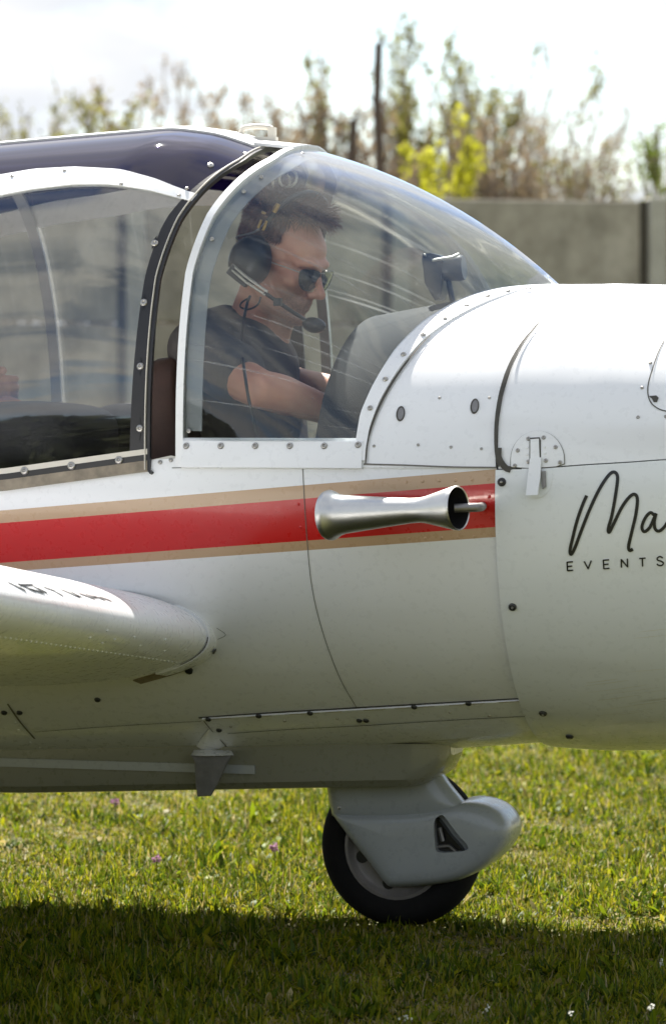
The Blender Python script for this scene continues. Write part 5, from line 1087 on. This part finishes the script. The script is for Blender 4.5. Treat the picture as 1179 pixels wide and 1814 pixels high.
    for k in range(5):
        V[:, 2 * k] = Q - sd * (w * (1 - 0.22 * k))[:, None]; V[:, 2 * k + 1] = Q + sd * (w * (1 - 0.22 * k))[:, None]
        D = D + cu * 0.5 + np.array([0, 0, -0.16]); D /= np.linalg.norm(D, axis=1)[:, None]; Q = Q + D * (L / 4)[:, None]
    V = (V.reshape(-1, 3) * S) @ Ra.T + H0; bi = np.arange(n) * 10; F = np.concatenate([np.stack([bi + 2 * k, bi + 2 * k + 1, bi + 2 * k + 3, bi + 2 * k + 2], 1) for k in range(4)])
    me = bpy.data.meshes.new('hair_strands'); fastmesh(me, V, F, 4); hs = link('hair_strands', me, hairmat, o, smooth=False); hs['kind'] = 'stuff'
    return o, Lc, Rm, A
pilot, LC, RM, PA = person(0, 'pilot in charcoal t-shirt with dark hair, headset and sunglasses, looking down', R(-18), R(20), (500, 466), 'shirt', -0.06, M['hair'])
passenger, LC2, RM2, PA2 = person(-650, 'rear passenger in dark shirt, mostly cut off at the left edge', R(-5), R(5), (470, 440), 'shirt2', 0.05, M['hair'])
cs_ = LC(0.062, 0, -0.088); pilot.data.materials.clear(); pilot.data.materials.append(skinmat('pilot skin', (0.60, 0.30, 0.20), tuple(cs_)))
# sunglasses
M['lens'] = simple('mirrored dark lens', (0.16, 0.17, 0.17), 0.04, 0.9, 0.1)
sg = tag(empty('sunglasses', LC(0.1, 0, 0)), 'mirrored aviator sunglasses worn by the pilot', 'sunglasses')
for s in (-1, 1):
    P = []; cen = np.array([0.107, s * 0.033, -0.002])
    out = crom([(-0.029, 0.016), (0.0, 0.019), (0.026, 0.016), (0.030, 0.0), (0.020, -0.022), (0.0, -0.029), (-0.020, -0.020), (-0.029, -0.002)], 4, True)
    def lp(a, b, k): y = -s * a; return LC(cen[0] - 0.25 * abs(cen[1] + y * 1.0) ** 2 * 18 * 0.35 - 0.006 * (abs(y * s + 0.03) / 0.06) + 0.004 * (1 - k), cen[1] + y * (-1 if False else 1), cen[2] + b)
    mb = MB(); mb.grid([[lp(q[0] * k, q[1] * k, k) for q in out] for k in (0.02, 0.4, 0.75, 1.0)], cv=True); mb.build('lens', M['lens'], sg)
    mb = MB(); rim = [lp(q[0], q[1], 1) for q in out]; mb.tube(rim + [rim[0]], 0.0009, 6); mb.build('frame', M['darkmetal'], sg)
    mb = MB(); mb.tube([LC(0.092, s * 0.064, 0.008), LC(0.05, s * 0.074, 0.008), LC(-0.01, s * 0.082, 0.006)], 0.0014, 6); mb.build('temple', M['metal'], sg)
mb = MB(); mb.tube([LC(0.108, -0.008, 0.012), LC(0.112, 0, 0.013), LC(0.108, 0.008, 0.012)], 0.0013, 6); mb.build('bridge', M['metal'], sg)
# headset
M['hsblack'] = simple('black headset plastic', (0.02, 0.021, 0.024), 0.32, 0, 0.3, 80, 0.15); M['brass'] = simple('worn brass adjuster', (0.55, 0.36, 0.14), 0.35, 0.9, 0.3)
hs = tag(empty('aviation_headset', LC(0, 0, 0)), 'black aviation headset with boom microphone worn by the pilot', 'headset')
def cupmesh(s):
    mb = MB(); rows = []
    for d, k in ((0.070, 0.80), (0.076, 1.0), (0.092, 1.02), (0.104, 0.98), (0.116, 0.88), (0.124, 0.66), (0.127, 0.35), (0.127, 0.01)): rows.append([LC(-0.022 + 0.047 * k * math.cos(a) * (1 - 0.06 * math.sin(a)), s * d, -0.004 + 0.056 * k * math.sin(a)) for a in np.linspace(0, 2 * math.pi, 28, endpoint=False)])
    mb.grid(rows, cv=True); return mb
for s in (-1, 1):
    cu_ = cupmesh(s).build('ear_cup', M['hsblack'], hs, angle=50)
    mb = MB(); mb.tube(crom([LC(-0.060, s * 0.100, 0.028), LC(-0.050, s * 0.126, 0.040), LC(-0.012, s * 0.126, 0.062), LC(-0.002, s * 0.115, 0.080), LC(0.000, s * 0.105, 0.095)], 4), 0.0024, 6); mb.build('yoke_wire', M['metal'], cu_)
mb = MB(); ar = [LC(0.004 + 0.012 * math.sin(a), -0.112 * math.cos(a) * (1.0 if True else 0), 0.075 + 0.092 * math.sin(a)) for a in np.linspace(0.0, math.pi, 33)]; mb.tube(ar, 0.006, 8, flat=1.6, up=(1, 0, 0)); mb.build('headband', M['hsblack'], hs)
yb = LC(-0.02, -0.13, -0.03)[1]; ym = LC(0.11, -0.03, -0.08)[1]
yh = LC(0.0, -0.125, 0.1)[1]
for a_, b_, r_ in (((485, 376), (493, 361), 0.0065), ((466, 379), (468, 375), 0.0062), ((463, 389), (457, 404), 0.0036), ((472, 391), (466, 408), 0.0036)):
    mb = MB(); mb.tube([at(*a_, yh), (at(*a_, yh) + at(*b_, yh)) / 2, at(*b_, yh)], [r_ * 0.8, r_, r_ * 0.8], 8); mb.build('adjuster', M['brass'], hs)
mb = MB(); mb.tube([at(406, 474, yb - 0.005), at(436, 500, yb - 0.012), at(470, 522, yb - 0.010)], 0.0032, 6); mb.tube([at(411, 469, yb - 0.005), at(442, 495, yb - 0.012), at(474, 517, yb - 0.010)], 0.0032, 6); mb.build('boom_rail', M['metal'], hs)
mb = MB(); mb.box(at(424, 489, yb), (0.05, 0.018, 0.022), Matrix.Rotation(R(38), 3, 'Y')); mb.build('boom_pivot', M['hsblack'], hs, smooth=False)
mb = MB(); mb.tube(crom([at(468, 518, yb - 0.010), at(492, 535, yb + 0.002), at(525, 557, (yb + ym) / 2), at(546, 571, ym - 0.01)], 4), 0.0042, 8); mb.box(at(492, 535, yb - 0.004), (0.016, 0.012, 0.016)); mb.build('boom', M['hsblack'], hs)
mb = MB(); ell(mb, at(556, 576, ym - 0.01), (0.026, 0.016, 0.0165), np.array(Matrix.Rotation(R(10), 3, 'Y'))); mb.build('microphone', M['hsblack'], hs)
mb = MB(); mb.tube(crom([at(443, 524, yb), at(437, 540, yb - 0.01), at(431, 575, yb - 0.05), at(429, 620, -0.34), at(434, 665, -0.455), at(440, 705, -0.465), at(449, 745, -0.46), at(458, 790, -0.45), at(462, 830, -0.44)], 6), 0.0032, 6)
mb.tube(crom([at(440, 528, yb), at(428, 536, yb), at(426, 544, yb), at(440, 548, yb), at(456, 540, yb), at(462, 526, yb)], 5), 0.002, 6); mb.build('cable', M['hsblack'], hs)
# device on the glareshield
M['navy'] = simple('dark blue black plastic', (0.02, 0.026, 0.04), 0.3, 0, 0.2)
cp = at(785, 530, -0.05); cm = tag(empty('windscreen_compass', cp), 'dark round-bodied compass on a bracket standing on the glareshield', 'compass')
mb = MB(); pl = crom([(748, 450), (778, 452), (781, 470), (781, 520), (770, 532), (758, 512), (752, 502), (749, 475)], 2, True); mb.prism([at(q[0], q[1], -0.085) for q in pl], (0, 0.05, 0)); mb.build('bracket', M['navy'], cm, angle=30)
mb = MB(); c0 = at(772, 478, -0.06); c1 = at(822, 474, -0.06); mb.lathe([(0, 0), (0, 0.023), (0.03, 0.026), (0.052, 0.028), (0.06, 0.025), (0.06, 0)], c0, c1 - c0, 24); mb.build('body', M['navy'], cm)
mb = MB(); mb.tube([at(793, 495, -0.06), at(802, 540, -0.06)], 0.006, 8); mb.build('stalk', M['navy'], cm)
mb = MB(); mb.tube([at(765, 461, -0.092), at(800, 456, -0.09), at(812, 450, -0.08)], [0.003, 0.004, 0.003], 6); mb.build('trim', M['cream'], cm)
mb = MB(); ell(mb, at(752, 452, -0.09), (0.0035, 0.0035, 0.0035)); mb.build('mount_screw', M['metal'], cm)
